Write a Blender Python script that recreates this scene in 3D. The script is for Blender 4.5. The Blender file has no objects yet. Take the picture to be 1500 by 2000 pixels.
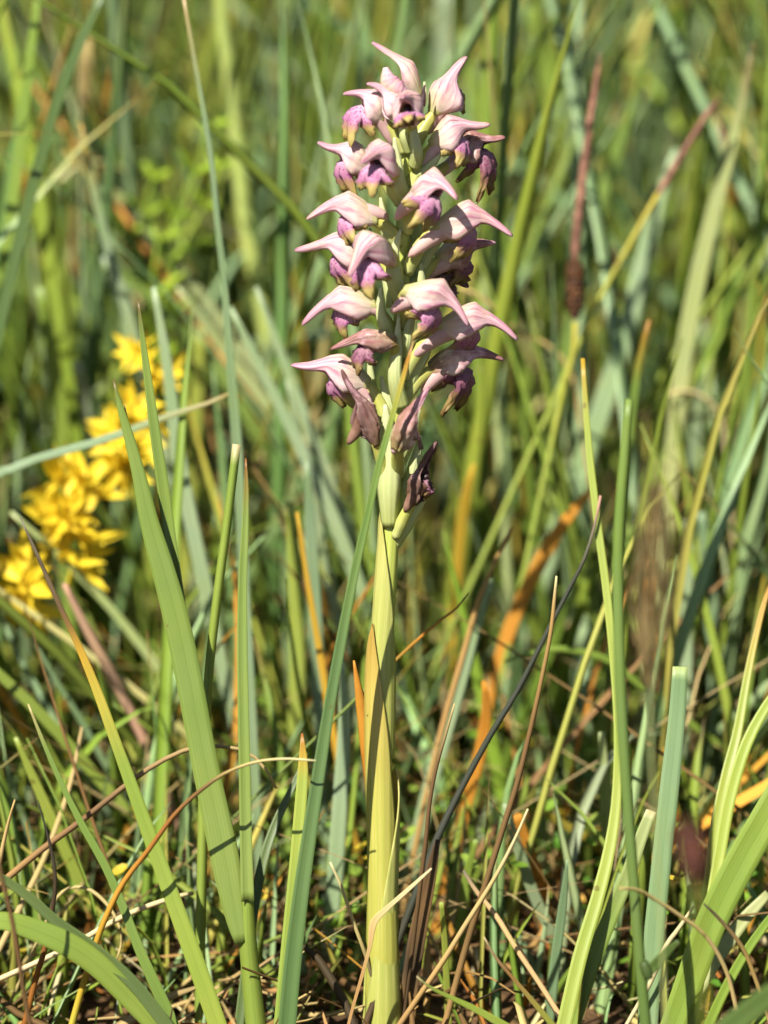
import bpy, math, random
import numpy as np
from mathutils import Vector

R_ = math.radians
rng = np.random.default_rng(11)
random.seed(11)
scene = bpy.context.scene
col = scene.collection

# ------------------------------------------------------------------ camera, sky, sun, exposure
PITCH = R_(18.0)
DIST = 0.52                       # camera to the orchid
FH = 0.150                        # height of the view at the orchid, metres
K = FH / 2000.0 / DIST            # slope of one photo pixel
FWD = np.array([0.0, math.cos(PITCH), -math.sin(PITCH)])
UP = np.array([0.0, math.sin(PITCH), math.cos(PITCH)])
RT = np.array([1.0, 0.0, 0.0])
CENTRE = np.array([0.0, 0.0, 0.082])
CAM = CENTRE - FWD * DIST

cam_data = bpy.data.cameras.new('camera')
cam = bpy.data.objects.new('camera', cam_data)
col.objects.link(cam)
cam.location = CAM
cam.rotation_euler = (math.pi / 2 - PITCH, 0, 0)
cam_data.sensor_fit = 'VERTICAL'
cam_data.sensor_height = 36.0
cam_data.lens = 36.0 * DIST / FH
cam_data.clip_start = 0.01
cam_data.clip_end = 200.0
cam_data.dof.use_dof = True
cam_data.dof.focus_distance = DIST
cam_data.dof.aperture_fstop = 11.0
scene.camera = cam

SUN_EL, SUN_AZ = R_(52), R_(-146)      # azimuth from +Y towards +X
to_sun = Vector((math.sin(SUN_AZ) * math.cos(SUN_EL), math.cos(SUN_AZ) * math.cos(SUN_EL), math.sin(SUN_EL)))
world = bpy.data.worlds.new('World')
scene.world = world
world.use_nodes = True
wn = world.node_tree
sky = wn.nodes.new('ShaderNodeTexSky')
sky.sky_type = 'NISHITA'
sky.sun_disc = False
sky.sun_elevation = SUN_EL
sky.sun_rotation = SUN_AZ
wn.links.new(sky.outputs[0], wn.nodes['Background'].inputs[0])
wn.nodes['Background'].inputs[1].default_value = 0.055
sd = bpy.data.lights.new('sun', 'SUN')
sd.energy = 5.0
sd.angle = R_(0.53)
sd.color = (1.0, 0.945, 0.85)
sun = bpy.data.objects.new('sun', sd)
col.objects.link(sun)
sun.rotation_euler = to_sun.to_track_quat('Z', 'Y').to_euler()
sun.location = (-1, -1, 2)
vs = scene.view_settings
vs.view_transform = 'Standard'
vs.look = 'None'
vs.exposure = 1.1
vs.gamma = 1.0
vs.use_curve_mapping = False
scene.cycles.use_denoising = True
scene.cycles.max_bounces = 5
scene.cycles.transmission_bounces = 4
scene.cycles.diffuse_bounces = 3
scene.cycles.glossy_bounces = 2
scene.cycles.use_adaptive_sampling = True
scene.cycles.adaptive_threshold = 0.02
scene.cycles.caustics_reflective = False
scene.cycles.caustics_refractive = False


# ------------------------------------------------------------------ helpers
def P(u, v, d=0.0):
    """the point d millimetres behind the orchid's plane that the photo shows at pixel (u, v)"""
    s = DIST + d * 0.001
    return CAM + s * (FWD + (u - 750.0) * K * RT + (1000.0 - v) * K * UP)


def proj(p):
    q = np.asarray(p) - CAM
    s = q @ FWD
    return 750.0 + (q @ RT) / s / K, 1000.0 - (q @ UP) / s / K, (s - DIST) * 1000.0


def px(w, d=0.0):
    return w * K * (DIST + d * 0.001)


def unit(a):
    a = np.asarray(a, float)
    return a / max(1e-12, np.linalg.norm(a))


def rgb(h):
    """sRGB hex to linear"""
    h = h.lstrip('#')
    c = [int(h[i:i + 2], 16) / 255.0 for i in (0, 2, 4)]
    return np.array([x / 12.92 if x <= 0.04045 else ((x + 0.055) / 1.055) ** 2.4 for x in c])


def spline(pts, n):
    """Catmull-Rom through pts, n samples, evenly by chord"""
    p = np.asarray(pts, float)
    if len(p) == 2:
        t = np.linspace(0, 1, n)[:, None]
        return p[0] * (1 - t) + p[1] * t
    ch = np.r_[0, np.cumsum(np.linalg.norm(np.diff(p[:, :3], axis=0), axis=1) + 1e-9)]
    e = np.vstack([2 * p[0] - p[1], p, 2 * p[-1] - p[-2]])
    out = []
    for s in np.linspace(0, ch[-1], n):
        i = min(len(p) - 2, max(0, int(np.searchsorted(ch, s, 'right') - 1)))
        t = (s - ch[i]) / (ch[i + 1] - ch[i])
        a, b, c, d = e[i], e[i + 1], e[i + 2], e[i + 3]
        out.append(0.5 * (2 * b + (c - a) * t + (2 * a - 5 * b + 4 * c - d) * t * t + (3 * b - a - 3 * c + d) * t ** 3))
    return np.array(out)


def mk(name, verts, faces, mat, parent=None, origin=None, cols=None, uvs=None, smooth=True, at=None):
    """one mesh object; verts in world space, stored relative to origin"""
    verts = np.asarray(verts, float)
    o0 = np.zeros(3) if origin is None else np.asarray(origin, float)
    me = bpy.data.meshes.new(name)
    v = verts - o0
    faces = np.asarray(faces, dtype=np.int32)
    nf, k = faces.shape
    me.vertices.add(len(v))
    me.vertices.foreach_set('co', v.astype(np.float32).ravel())
    me.loops.add(nf * k)
    me.loops.foreach_set('vertex_index', faces.ravel())
    me.polygons.add(nf)
    me.polygons.foreach_set('loop_start', np.arange(0, nf * k, k, dtype=np.int32))
    me.polygons.foreach_set('loop_total', np.full(nf, k, dtype=np.int32))
    if uvs is not None:
        l = me.uv_layers.new(name='UVMap')
        l.data.foreach_set('uv', np.asarray(uvs, np.float32)[faces.ravel()].ravel())
    if cols is not None:
        a = me.color_attributes.new('Col', 'FLOAT_COLOR', 'POINT')
        c = np.ones((len(v), 4), np.float32)
        c[:, :3] = cols
        a.data.foreach_set('color', c.ravel())
    me.polygons.foreach_set('use_smooth', np.full(nf, smooth, dtype=bool))
    me.update(calc_edges=True)
    me.validate()
    me.materials.append(mat)
    o = bpy.data.objects.new(name, me)
    col.objects.link(o)
    if parent is not None:
        o.parent = parent
    elif origin is not None:
        o.location = o0
    return o


def tag(o, label=None, cat=None, group=None, kind=None):
    if label: o['label'] = label
    if cat: o['category'] = cat
    if group: o['group'] = group
    if kind: o['kind'] = kind
    return o


def empty(name, loc):
    o = bpy.data.objects.new(name, None)
    o.empty_display_size = 0.01
    col.objects.link(o)
    o.location = loc
    return o


def grid_faces(m, k, closed=False, off=0):
    i, j = np.meshgrid(np.arange(m - 1), np.arange(k if closed else k - 1), indexing='ij')
    j2 = (j + 1) % k
    f = np.stack([i * k + j, i * k + j2, (i + 1) * k + j2, (i + 1) * k + j], -1).reshape(-1, 4)
    return f + off


def frames(path, normal):
    """tangents, side and normal vectors along a path; normal: hint(s)"""
    t = np.gradient(path, axis=0)
    t /= np.linalg.norm(t, axis=1)[:, None] + 1e-12
    n = np.broadcast_to(np.asarray(normal, float), path.shape).copy()
    n -= (n * t).sum(1)[:, None] * t
    n /= np.linalg.norm(n, axis=1)[:, None] + 1e-12
    s = np.cross(t, n)
    return t, s, n


def loft(path, ring, side, norm):
    """ring: (m, k, 2) coordinates in the (side, norm) plane"""
    return path[:, None, :] + ring[..., 0:1] * side[:, None, :] + ring[..., 1:2] * norm[:, None, :]


def tube(path, radii, k=8, normal=(0.3, -1, 0.2), squash=1.0, wob=0.0):
    path = np.asarray(path)
    m = len(path)
    _, s, n = frames(path, normal)
    a = np.linspace(0, 2 * np.pi, k, endpoint=False)
    rad = np.asarray(radii)[:, None] * (1 + (wob * rng.normal(size=(m, k)) if wob else 0))
    ring = np.stack([rad * np.cos(a), rad * np.sin(a) * squash], -1)
    v = loft(path, ring, s, n).reshape(-1, 3)
    f = grid_faces(m, k, True)
    uv = np.stack(np.broadcast_arrays(np.linspace(0, 1, k)[None, :], np.linspace(0, 1, m)[:, None]), -1).reshape(-1, 2)
    # end caps
    c0, c1 = len(v), len(v) + 1
    v = np.vstack([v, path[0], path[-1]])
    uv = np.vstack([uv, [0.5, 0], [0.5, 1]])
    j = np.arange(k)
    cap0 = np.stack([np.full(k, c0), (j + 1) % k, j, np.full(k, c0)], -1)
    b = (m - 1) * k
    cap1 = np.stack([np.full(k, c1), b + j, b + (j + 1) % k, np.full(k, c1)], -1)
    return v, f, np.vstack([cap0, cap1])[:, :3], uv


def add_tube(name, path, radii, mat, parent=None, origin=None, cols=None, k=8, **kw):
    v, f, caps, uv = tube(path, radii, k, **kw)
    tri = np.hstack([caps, caps[:, 2:3]])
    tri4 = caps
    # quads split to triangles so one face size serves all
    ft = np.vstack([f[:, [0, 1, 2]], f[:, [0, 2, 3]], tri4])
    c = None
    if cols is not None:
        cc = np.repeat(np.asarray(cols), k, axis=0)
        c = np.vstack([cc, cols[0], cols[-1]])
    return mk(name, v, ft, mat, parent, origin, c, uv)


def bez(a, b, c, n):
    t = np.linspace(0, 1, n)[:, None]
    return (1 - t) ** 2 * np.asarray(a) + 2 * t * (1 - t) * np.asarray(b) + t * t * np.asarray(c)


def bez4(a, b, c, d, n):
    t = np.linspace(0, 1, n)[:, None]
    return (1 - t) ** 3 * np.asarray(a) + 3 * t * (1 - t) ** 2 * np.asarray(b) + 3 * t * t * (1 - t) * np.asarray(c) + t ** 3 * np.asarray(d)


def ramp(t, stops):
    ts = [s[0] for s in stops]
    cs = np.array([s[1] for s in stops])
    return np.stack([np.interp(t, ts, cs[:, i]) for i in range(3)], -1)


# ------------------------------------------------------------------ materials
def nodes_of(name):
    m = bpy.data.materials.new(name)
    m.use_nodes = True
    nt = m.node_tree
    nt.nodes.clear()
    return m, nt, nt.nodes.new


def math_node(nt, op, a, b=None, c=None):
    n = nt.nodes.new('ShaderNodeMath')
    n.operation = op
    for i, x in enumerate((a, b, c)):
        if x is None: continue
        if isinstance(x, (int, float)): n.inputs[i].default_value = x
        else: nt.links.new(x, n.inputs[i])
    return n.outputs[0]


def mix_col(nt, fac, a, b, blend='MIX'):
    n = nt.nodes.new('ShaderNodeMix')
    n.data_type = 'RGBA'
    n.blend_type = blend
    n.clamp_factor = True
    for s, x in ((n.inputs[0], fac), (n.inputs[6], a), (n.inputs[7], b)):
        if isinstance(x, (int, float)): s.default_value = x
        elif isinstance(x, (tuple, list, np.ndarray)): s.default_value = (*[float(q) for q in x[:3]], 1)
        else: nt.links.new(x, s)
    return n.outputs[2]


def noise(nt, vec, scale, detail=3.0, rough=0.5):
    n = nt.nodes.new('ShaderNodeTexNoise')
    n.inputs['Scale'].default_value = scale
    n.inputs['Detail'].default_value = detail
    n.inputs['Roughness'].default_value = rough
    if vec is not None: nt.links.new(vec, n.inputs['Vector'])
    return n.outputs['Fac']


def ramp_node(nt, fac, stops):
    n = nt.nodes.new('ShaderNodeValToRGB')
    e = n.color_ramp.elements
    while len(e) < len(stops): e.new(0.5)
    for x, (p, c) in zip(e, stops):
        x.position = p
        x.color = (*[float(q) for q in c[:3]], 1) if not isinstance(c, (int, float)) else (c, c, c, 1)
    nt.links.new(fac, n.inputs[0])
    return n.outputs[0]


def finish(nt, colour, rough=0.45, transl=0.3, tcol=None, spec=0.4, bump=None, bstr=0.2, bdist=0.0002, sheen=0.0):
    N = nt.nodes.new
    b = N('ShaderNodeBsdfPrincipled')
    b.inputs['Roughness'].default_value = rough
    b.inputs['Specular IOR Level'].default_value = spec
    nt.links.new(colour, b.inputs['Base Color'])
    if bump is not None:
        bn = N('ShaderNodeBump')
        bn.inputs['Strength'].default_value = bstr
        bn.inputs['Distance'].default_value = bdist
        nt.links.new(bump, bn.inputs['Height'])
        nt.links.new(bn.outputs[0], b.inputs['Normal'])
    out = N('ShaderNodeOutputMaterial')
    if transl > 0:
        tr = N('ShaderNodeBsdfTranslucent')
        nt.links.new(tcol if tcol is not None else colour, tr.inputs[0])
        mx = N('ShaderNodeMixShader')
        mx.inputs[0].default_value = transl
        nt.links.new(b.outputs[0], mx.inputs[1])
        nt.links.new(tr.outputs[0], mx.inputs[2])
        nt.links.new(mx.outputs[0], out.inputs[0])
    else:
        nt.links.new(b.outputs[0], out.inputs[0])


def blade_material(name, veins=9.0, vein_depth=0.22, transl=0.3, rough=0.42, spec=0.45):
    m, nt, N = nodes_of(name)
    at = N('ShaderNodeAttribute'); at.attribute_name = 'Col'
    uv = N('ShaderNodeUVMap'); uv.uv_map = 'UVMap'
    tc = N('ShaderNodeTexCoord')
    sep = N('ShaderNodeSeparateXYZ'); nt.links.new(uv.outputs[0], sep.inputs[0])
    s = math_node(nt, 'SINE', math_node(nt, 'MULTIPLY', sep.outputs[0], veins * 2 * math.pi))
    vn0 = math_node(nt, 'MULTIPLY_ADD', s, 0.5, 0.5)
    mv = N('ShaderNodeMapping'); mv.inputs['Scale'].default_value = (veins * 3.2, 0.12, 1); nt.links.new(uv.outputs[0], mv.inputs[0])
    vn = math_node(nt, 'ADD', math_node(nt, 'MULTIPLY', vn0, 0.35), math_node(nt, 'MULTIPLY', noise(nt, mv.outputs[0], 1.0, 2.0, 0.6), 0.8))
    big = noise(nt, tc.outputs['Object'], 120.0, 4.0, 0.6)
    mp = N('ShaderNodeMapping'); mp.inputs['Scale'].default_value = (60, 5, 1); nt.links.new(uv.outputs[0], mp.inputs[0])
    strk = noise(nt, mp.outputs[0], 1.0, 3.0, 0.6)
    c = mix_col(nt, math_node(nt, 'MULTIPLY', vn, vein_depth), at.outputs['Color'], (0.02, 0.05, 0.01))
    c = mix_col(nt, math_node(nt, 'MULTIPLY_ADD', big, 0.9, -0.25), c, mix_col(nt, 1.0, c, (1.25, 1.12, 0.75), 'MULTIPLY'))
    c = mix_col(nt, math_node(nt, 'MULTIPLY_ADD', strk, 0.8, -0.2), c, mix_col(nt, 1.0, c, (0.72, 0.78, 0.7), 'MULTIPLY'))
    # midrib groove and slow changes of tone along the blade
    rib = math_node(nt, 'SUBTRACT', 1.0, math_node(nt, 'MINIMUM', math_node(nt, 'MULTIPLY', math_node(nt, 'ABSOLUTE', math_node(nt, 'SUBTRACT', sep.outputs[0], 0.5)), 14.0), 1.0))
    c = mix_col(nt, math_node(nt, 'MULTIPLY', rib, 0.3), c, mix_col(nt, 1.0, c, (0.5, 0.62, 0.45), 'MULTIPLY'))
    slow = noise(nt, tc.outputs['Object'], 38.0, 3.0, 0.6)
    c = mix_col(nt, ramp_node(nt, slow, [(0.35, 0.0), (0.68, 0.8)]), c, mix_col(nt, 1.0, c, (0.74, 0.86, 0.62), 'MULTIPLY'))
    # small brown flecks of age
    vo = N('ShaderNodeTexVoronoi'); vo.inputs['Scale'].default_value = 260.0; nt.links.new(tc.outputs['Object'], vo.inputs['Vector'])
    fl = math_node(nt, 'MULTIPLY', math_node(nt, 'LESS_THAN', vo.outputs['Distance'], 0.13), math_node(nt, 'GREATER_THAN', big, 0.56))
    c = mix_col(nt, math_node(nt, 'MULTIPLY', fl, 0.55), c, (0.12, 0.07, 0.02))
    finish(nt, c, rough, transl, mix_col(nt, 1.0, c, (1.1, 1.15, 0.6), 'MULTIPLY'), spec, vn, 0.22, 0.0001)
    return m


M = {}
M['blade'] = blade_material('grass_blade_skin', 9.0, 0.26)
M['fine'] = blade_material('fine_grass_skin', 4.0, 0.15, 0.3, 0.5, 0.35)
M['dry'] = blade_material('dry_grass_skin', 6.0, 0.3, 0.12, 0.7, 0.2)


def sepal_material(name, wilt=0.0):
    m, nt, N = nodes_of(name)
    uv = N('ShaderNodeUVMap'); uv.uv_map = 'UVMap'
    tc = N('ShaderNodeTexCoord')
    sep = N('ShaderNodeSeparateXYZ'); nt.links.new(uv.outputs[0], sep.inputs[0])
    t, ph = sep.outputs[0], sep.outputs[1]
    nz = noise(nt, tc.outputs['Object'], 420.0, 3.0, 0.55)
    base = ramp_node(nt, t, [(0.0, rgb('#a8a864')), (0.16, rgb('#c6b98c')), (0.34, rgb('#d3b8a4')), (0.58, rgb('#d1a5a8')), (0.9, rgb('#c98e9c')), (1.0, rgb('#8a5068'))])
    # paler flanks, pink veins along the sepal
    flank = math_node(nt, 'ABSOLUTE', math_node(nt, 'SUBTRACT', ph, 0.5))
    fl = math_node(nt, 'MULTIPLY_ADD', flank, 3.2, -0.35)
    c = mix_col(nt, math_node(nt, 'MULTIPLY', math_node(nt, 'MULTIPLY', math_node(nt, 'MAXIMUM', fl, 0.0), math_node(nt, 'GREATER_THAN', t, 0.08)), 0.75), base, rgb('#dec3c8'))
    nz2 = noise(nt, tc.outputs['Object'], 150.0, 2.0, 0.5)
    wv = math_node(nt, 'ADD', math_node(nt, 'MULTIPLY_ADD', nz, 0.05, ph), math_node(nt, 'MULTIPLY', nz2, 0.16))
    vn = math_node(nt, 'POWER', math_node(nt, 'MULTIPLY_ADD', math_node(nt, 'SINE', math_node(nt, 'MULTIPLY', wv, 2 * math.pi * 9)), 0.5, 0.5), 5.0)
    rise = ramp_node(nt, t, [(0.12, 0.0), (0.38, 0.75), (0.85, 0.7), (1.0, 0.45)])
    c = mix_col(nt, math_node(nt, 'MULTIPLY', math_node(nt, 'MULTIPLY', math_node(nt, 'MULTIPLY', vn, rise), ramp_node(nt, nz2, [(0.38, 0.3), (0.6, 1.0)])), 0.85), c, rgb('#b3527e'))
    ms = N('ShaderNodeMapping'); ms.inputs['Scale'].default_value = (5, 46, 1); nt.links.new(uv.outputs[0], ms.inputs[0])
    fs = noise(nt, ms.outputs[0], 1.0, 3.0, 0.65)
    c = mix_col(nt, math_node(nt, 'MULTIPLY', ramp_node(nt, fs, [(0.48, 0.0), (0.64, 1.0)]), math_node(nt, 'MULTIPLY', rise, 0.7)), c, rgb('#bb6f94'))
    c = mix_col(nt, math_node(nt, 'MULTIPLY', ramp_node(nt, fs, [(0.36, 1.0), (0.46, 0.0)]), 0.5), c, rgb('#ddd0ba'))
    keel = math_node(nt, 'SUBTRACT', 1.0, math_node(nt, 'MINIMUM', math_node(nt, 'MULTIPLY', flank, 16.0), 1.0))
    c = mix_col(nt, math_node(nt, 'MULTIPLY', keel, 0.35), c, rgb('#d9c79a'))
    if wilt > 0:
        w = noise(nt, tc.outputs['Object'], 230.0, 4.0, 0.65)
        wm = ramp_node(nt, w, [(0.5 - 0.3 * wilt, 0.0), (0.62 - 0.2 * wilt, 1.0)])
        c = mix_col(nt, math_node(nt, 'MULTIPLY', wm, 0.55 + 0.4 * wilt), c, rgb('#7a4c30') if wilt < 0.75 else rgb('#5c3b2c'))
    else:
        w = noise(nt, tc.outputs['Object'], 160.0, 3.0, 0.6)
        c = mix_col(nt, math_node(nt, 'MULTIPLY', ramp_node(nt, w, [(0.55, 0.0), (0.7, 1.0)]), 0.3), c, rgb('#d8bd8a'))
    finish(nt, c, 0.5, 0.28, c, 0.35, vn, 0.25, 0.0001)
    return m


M['sepal'] = sepal_material('sepal_skin')
M['sepal_tired'] = sepal_material('sepal_fading_skin', 0.35)
M['sepal_brown'] = sepal_material('sepal_withered_skin', 0.8)


def lip_material(name, dark=0.0):
    m, nt, N = nodes_of(name)
    uv = N('ShaderNodeUVMap'); uv.uv_map = 'UVMap'
    tc = N('ShaderNodeTexCoord')
    sep = N('ShaderNodeSeparateXYZ'); nt.links.new(uv.outputs[0], sep.inputs[0])
    t = sep.outputs[0]
    nz = noise(nt, tc.outputs['Object'], 500.0, 3.0, 0.6)
    tt = math_node(nt, 'MULTIPLY_ADD', nz, 0.3, math_node(nt, 'SUBTRACT', t, 0.15))
    c = ramp_node(nt, tt, [(0.0, rgb('#d2adb8')), (0.3, rgb('#bd8aa3')), (0.6, rgb('#a66c8c')), (0.72, rgb('#a27e62')), (0.84, rgb('#a89856')), (1.0, rgb('#84703e'))])
    vo = N('ShaderNodeTexVoronoi'); vo.inputs['Scale'].default_value = 1750.0; nt.links.new(tc.outputs['Object'], vo.inputs['Vector'])
    spot = ramp_node(nt, vo.outputs['Distance'], [(0.22, 1.0), (0.36, 0.0)])
    zone = ramp_node(nt, tt, [(0.05, 0.35), (0.2, 1.0), (0.62, 1.0), (0.74, 0.0)])
    c = mix_col(nt, math_node(nt, 'MULTIPLY', math_node(nt, 'MULTIPLY', spot, zone), 0.85), c, rgb('#86366f'))
    if dark: c = mix_col(nt, dark, c, rgb('#55301f'))
    finish(nt, c, 0.55, 0.22, c, 0.3, nz, 0.3, 0.0001)
    return m


M['lip'] = lip_material('lip_skin')
M['lip_brown'] = lip_material('lip_withered_skin', 0.55)


def simple(name, a, b, scale, rough=0.5, transl=0.2, spec=0.4, ribs=0, third=None, tstops=None):
    m, nt, N = nodes_of(name)
    uv = N('ShaderNodeUVMap'); uv.uv_map = 'UVMap'
    tc = N('ShaderNodeTexCoord')
    sep = N('ShaderNodeSeparateXYZ'); nt.links.new(uv.outputs[0], sep.inputs[0])
    nz = noise(nt, tc.outputs['Object'], scale, 4.0, 0.6)
    c = mix_col(nt, ramp_node(nt, nz, [(0.35, 0.0), (0.65, 1.0)]), a, b)
    if tstops is not None:
        c2 = ramp_node(nt, sep.outputs[1], tstops)
        c = mix_col(nt, 0.75, c, c2)
    bump = nz
    if ribs:
        vn = math_node(nt, 'MULTIPLY_ADD', math_node(nt, 'SINE', math_node(nt, 'MULTIPLY', sep.outputs[0], ribs * 2 * math.pi)), 0.5, 0.5)
        c = mix_col(nt, math_node(nt, 'MULTIPLY', vn, 0.22), c, mix_col(nt, 1.0, c, (0.62, 0.75, 0.35), 'MULTIPLY'))
        bump = vn
    if ribs >= 9:
        ml = N('ShaderNodeMapping'); ml.inputs['Scale'].default_value = (55, 3.5, 1); nt.links.new(uv.outputs[0], ml.inputs[0])
        st = noise(nt, ml.outputs[0], 1.0, 4.0, 0.65)
        c = mix_col(nt, ramp_node(nt, st, [(0.4, 0.0), (0.7, 0.6)]), c, mix_col(nt, 1.0, c, (0.66, 0.78, 0.5), 'MULTIPLY'))
        c = mix_col(nt, ramp_node(nt, st, [(0.3, 0.35), (0.44, 0.0)]), c, rgb('#d2d09a'))
    if third is not None:
        vo = N('ShaderNodeTexVoronoi'); vo.inputs['Scale'].default_value = 190.0; nt.links.new(tc.outputs['Object'], vo.inputs['Vector'])
        n2 = noise(nt, tc.outputs['Object'], 70.0, 2.0)
        sp = math_node(nt, 'MULTIPLY', math_node(nt, 'LESS_THAN', vo.outputs['Distance'], 0.1), math_node(nt, 'GREATER_THAN', n2, 0.53))
        c = mix_col(nt, math_node(nt, 'MULTIPLY', sp, 0.7), c, third)
    finish(nt, c, rough, transl, c, spec, bump, 0.3, 0.0001)
    return m


M['stem'] = simple('orchid_stem_skin', rgb('#a0aa4c'), rgb('#b0b35a'), 90.0, 0.38, 0.12, 0.5, 9, rgb('#4a3a15'))
M['sheath'] = simple('orchid_sheath_skin', rgb('#b0b05e'), rgb('#bdb76a'), 70.0, 0.4, 0.25, 0.45, 14, rgb('#4a3a15'),
                     [(0.0, rgb('#a5a84e')), (0.7, rgb('#b5b56a')), (1.0, rgb('#c4b670'))])
M['sheath_gold'] = simple('orchid_sheath_gold_skin', rgb('#b8b058'), rgb('#bfae58'), 60.0, 0.4, 0.25, 0.45, 14, rgb('#5a4015'),
                          [(0.0, rgb('#a6a84c')), (0.62, rgb('#b8b25a')), (0.85, rgb('#c2a95a')), (1.0, rgb('#ab7c3c'))])
M['ovary'] = simple('ovary_skin', rgb('#c3c07a'), rgb('#aeb255'), 200.0, 0.4, 0.25, 0.45, 5, None,
                    [(0.0, rgb('#c5c888')), (0.6, rgb('#b4b45a')), (1.0, rgb('#bfb25c'))])
M['spur'] = simple('spur_skin', rgb('#d9bab2'), rgb('#cda3a2'), 300.0, 0.3, 0.35, 0.5, 0)
M['spur_brown'] = simple('spur_withered_skin', rgb('#8a6a58'), rgb('#5b3b30'), 300.0, 0.6, 0.15, 0.3, 0)
M['bract'] = simple('bract_skin', rgb('#c9cf9a'), rgb('#b7c07a'), 220.0, 0.38, 0.35, 0.5, 5, None,
                    [(0.0, rgb('#b9c070')), (0.5, rgb('#cacf98')), (1.0, rgb('#d6d6ae'))])
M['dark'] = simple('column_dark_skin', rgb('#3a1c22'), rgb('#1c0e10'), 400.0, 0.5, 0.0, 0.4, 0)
M['rust'] = simple('dried_leaf_tip_skin', rgb('#c98f35'), rgb('#b9772c'), 120.0, 0.55, 0.25, 0.3, 6)
M['petal_yellow'] = simple('yellow_petal_skin', rgb('#f0d83f'), rgb('#e9c930'), 150.0, 0.5, 0.35, 0.3, 3)
M['stalk_yellow'] = simple('yellow_stalk_skin', rgb('#d2b524'), rgb('#bfa823'), 80.0, 0.45, 0.1, 0.4, 3)
M['lime_leaf'] = simple('lime_leaflet_skin', rgb('#a8bf3c'), rgb('#93b032'), 100.0, 0.45, 0.4, 0.4, 2)
M['spikelet'] = simple('sedge_spikelet_skin', rgb('#5c3a1c'), rgb('#2e1b10'), 700.0, 0.7, 0.05, 0.25, 0)
M['spikelet_red'] = simple('rust_spikelet_skin', rgb('#5c3222'), rgb('#3a2018'), 300.0, 0.7, 0.1, 0.25, 0)
M['awn'] = simple('awn_skin', rgb('#8f8050'), rgb('#6e5434'), 300.0, 0.6, 0.2, 0.3, 0)
M['male_spike'] = simple('sedge_male_spike_skin', rgb('#8e6652'), rgb('#5c3d30'), 500.0, 0.7, 0.05, 0.25, 0)


def soil_material():
    m, nt, N = nodes_of('soil_skin')
    tc = N('ShaderNodeTexCoord')
    n1 = noise(nt, tc.outputs['Object'], 60.0, 6.0, 0.65)
    n2 = noise(nt, tc.outputs['Object'], 420.0, 4.0, 0.6)
    c = ramp_node(nt, n1, [(0.3, rgb('#2c2014')), (0.5, rgb('#57412a')), (0.62, rgb('#7a5c3c')), (0.75, rgb('#4c4a22'))])
    c = mix_col(nt, math_node(nt, 'MULTIPLY', n2, 0.5), c, rgb('#1d150d'))
    finish(nt, c, 0.9, 0.0, None, 0.2, n2, 0.8, 0.002)
    return m


M['soil'] = soil_material()

# ------------------------------------------------------------------ the ground
def ground_z(x, y):
    return 0.0025 * np.sin(31 * x + 1.3) * np.cos(27 * y + .4) + 0.0015 * np.sin(83 * x - 61 * y)


gx = np.unique(np.r_[np.linspace(-40, -1.2, 14), np.linspace(-1.2, 1.2, 130), np.linspace(1.2, 40, 14)])
gy = np.unique(np.r_[np.linspace(-40, -0.8, 14), np.linspace(-0.8, 2.0, 150), np.linspace(2.0, 40, 14)])
X, Y = np.meshgrid(gx, gy, indexing='ij')
Z = ground_z(X, Y) + rng.normal(scale=0.0009, size=X.shape)
g = mk('ground', np.stack([X, Y, Z], -1).reshape(-1, 3), grid_faces(len(gx), len(gy))[:, ::-1] * 1, M['soil'])
# face order above must look up
g.data.flip_normals() if g.data.polygons[0].normal.z < 0 else None
tag(g, 'brown soil of the meadow under the grass', 'ground', kind='structure')

# ------------------------------------------------------------------ the orchid
STEM = [  # v, u, d, half width in px
    (2130, 745, 10.5, 24), (2000, 746, 9.1, 24), (1850, 747, 7.7, 24), (1700, 746, 6.3, 23), (1500, 743, 4.9, 22), (1350, 745, 3.5, 22),
    (1250, 748, 2.8, 21), (1150, 755, 2.1, 19), (1060, 762, 1.4, 17), (950, 768, 0.7, 17), (850, 773, 0.0, 17), (750, 778, -0.7, 16.5), (650, 783, -1.4, 16),
    (550, 786, -2.1, 15), (450, 787, -2.8, 14), (380, 789, -2.8, 13), (300, 796, -3.5, 11), (240, 803, -3.5, 8), (200, 808, -3.5, 6), (165, 812, -3.5, 3)]
sv = np.array([s[0] for s in STEM][::-1], float)


def stem_at(v):
    u = np.interp(v, sv, [s[1] for s in STEM][::-1])
    d = np.interp(v, sv, [s[2] for s in STEM][::-1])
    w = np.interp(v, sv, [s[3] for s in STEM][::-1])
    return P(u, v, d), px(w, d), u, d


ORI = stem_at(2120)[0].copy()
ORI[2] = 0.0
orchid = empty('orchid', ORI)
tag(orchid, 'tall orchid with a spike of beaked pink and purple flowers on a yellowish stem', 'orchid')
sp = spline([P(s[1], s[0], s[2]) for s in STEM], 70)
# carry the stem into the soil
sp = np.vstack([[sp[0] + (sp[0] - sp[1]) * 2 + np.array([0, 0, -0.008])], sp])
vv = np.array([proj(p)[1] for p in sp])
rad = np.array([stem_at(v)[1] for v in vv])
add_tube('stem', sp, rad, M['stem'], orchid, ORI, k=20)


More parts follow.
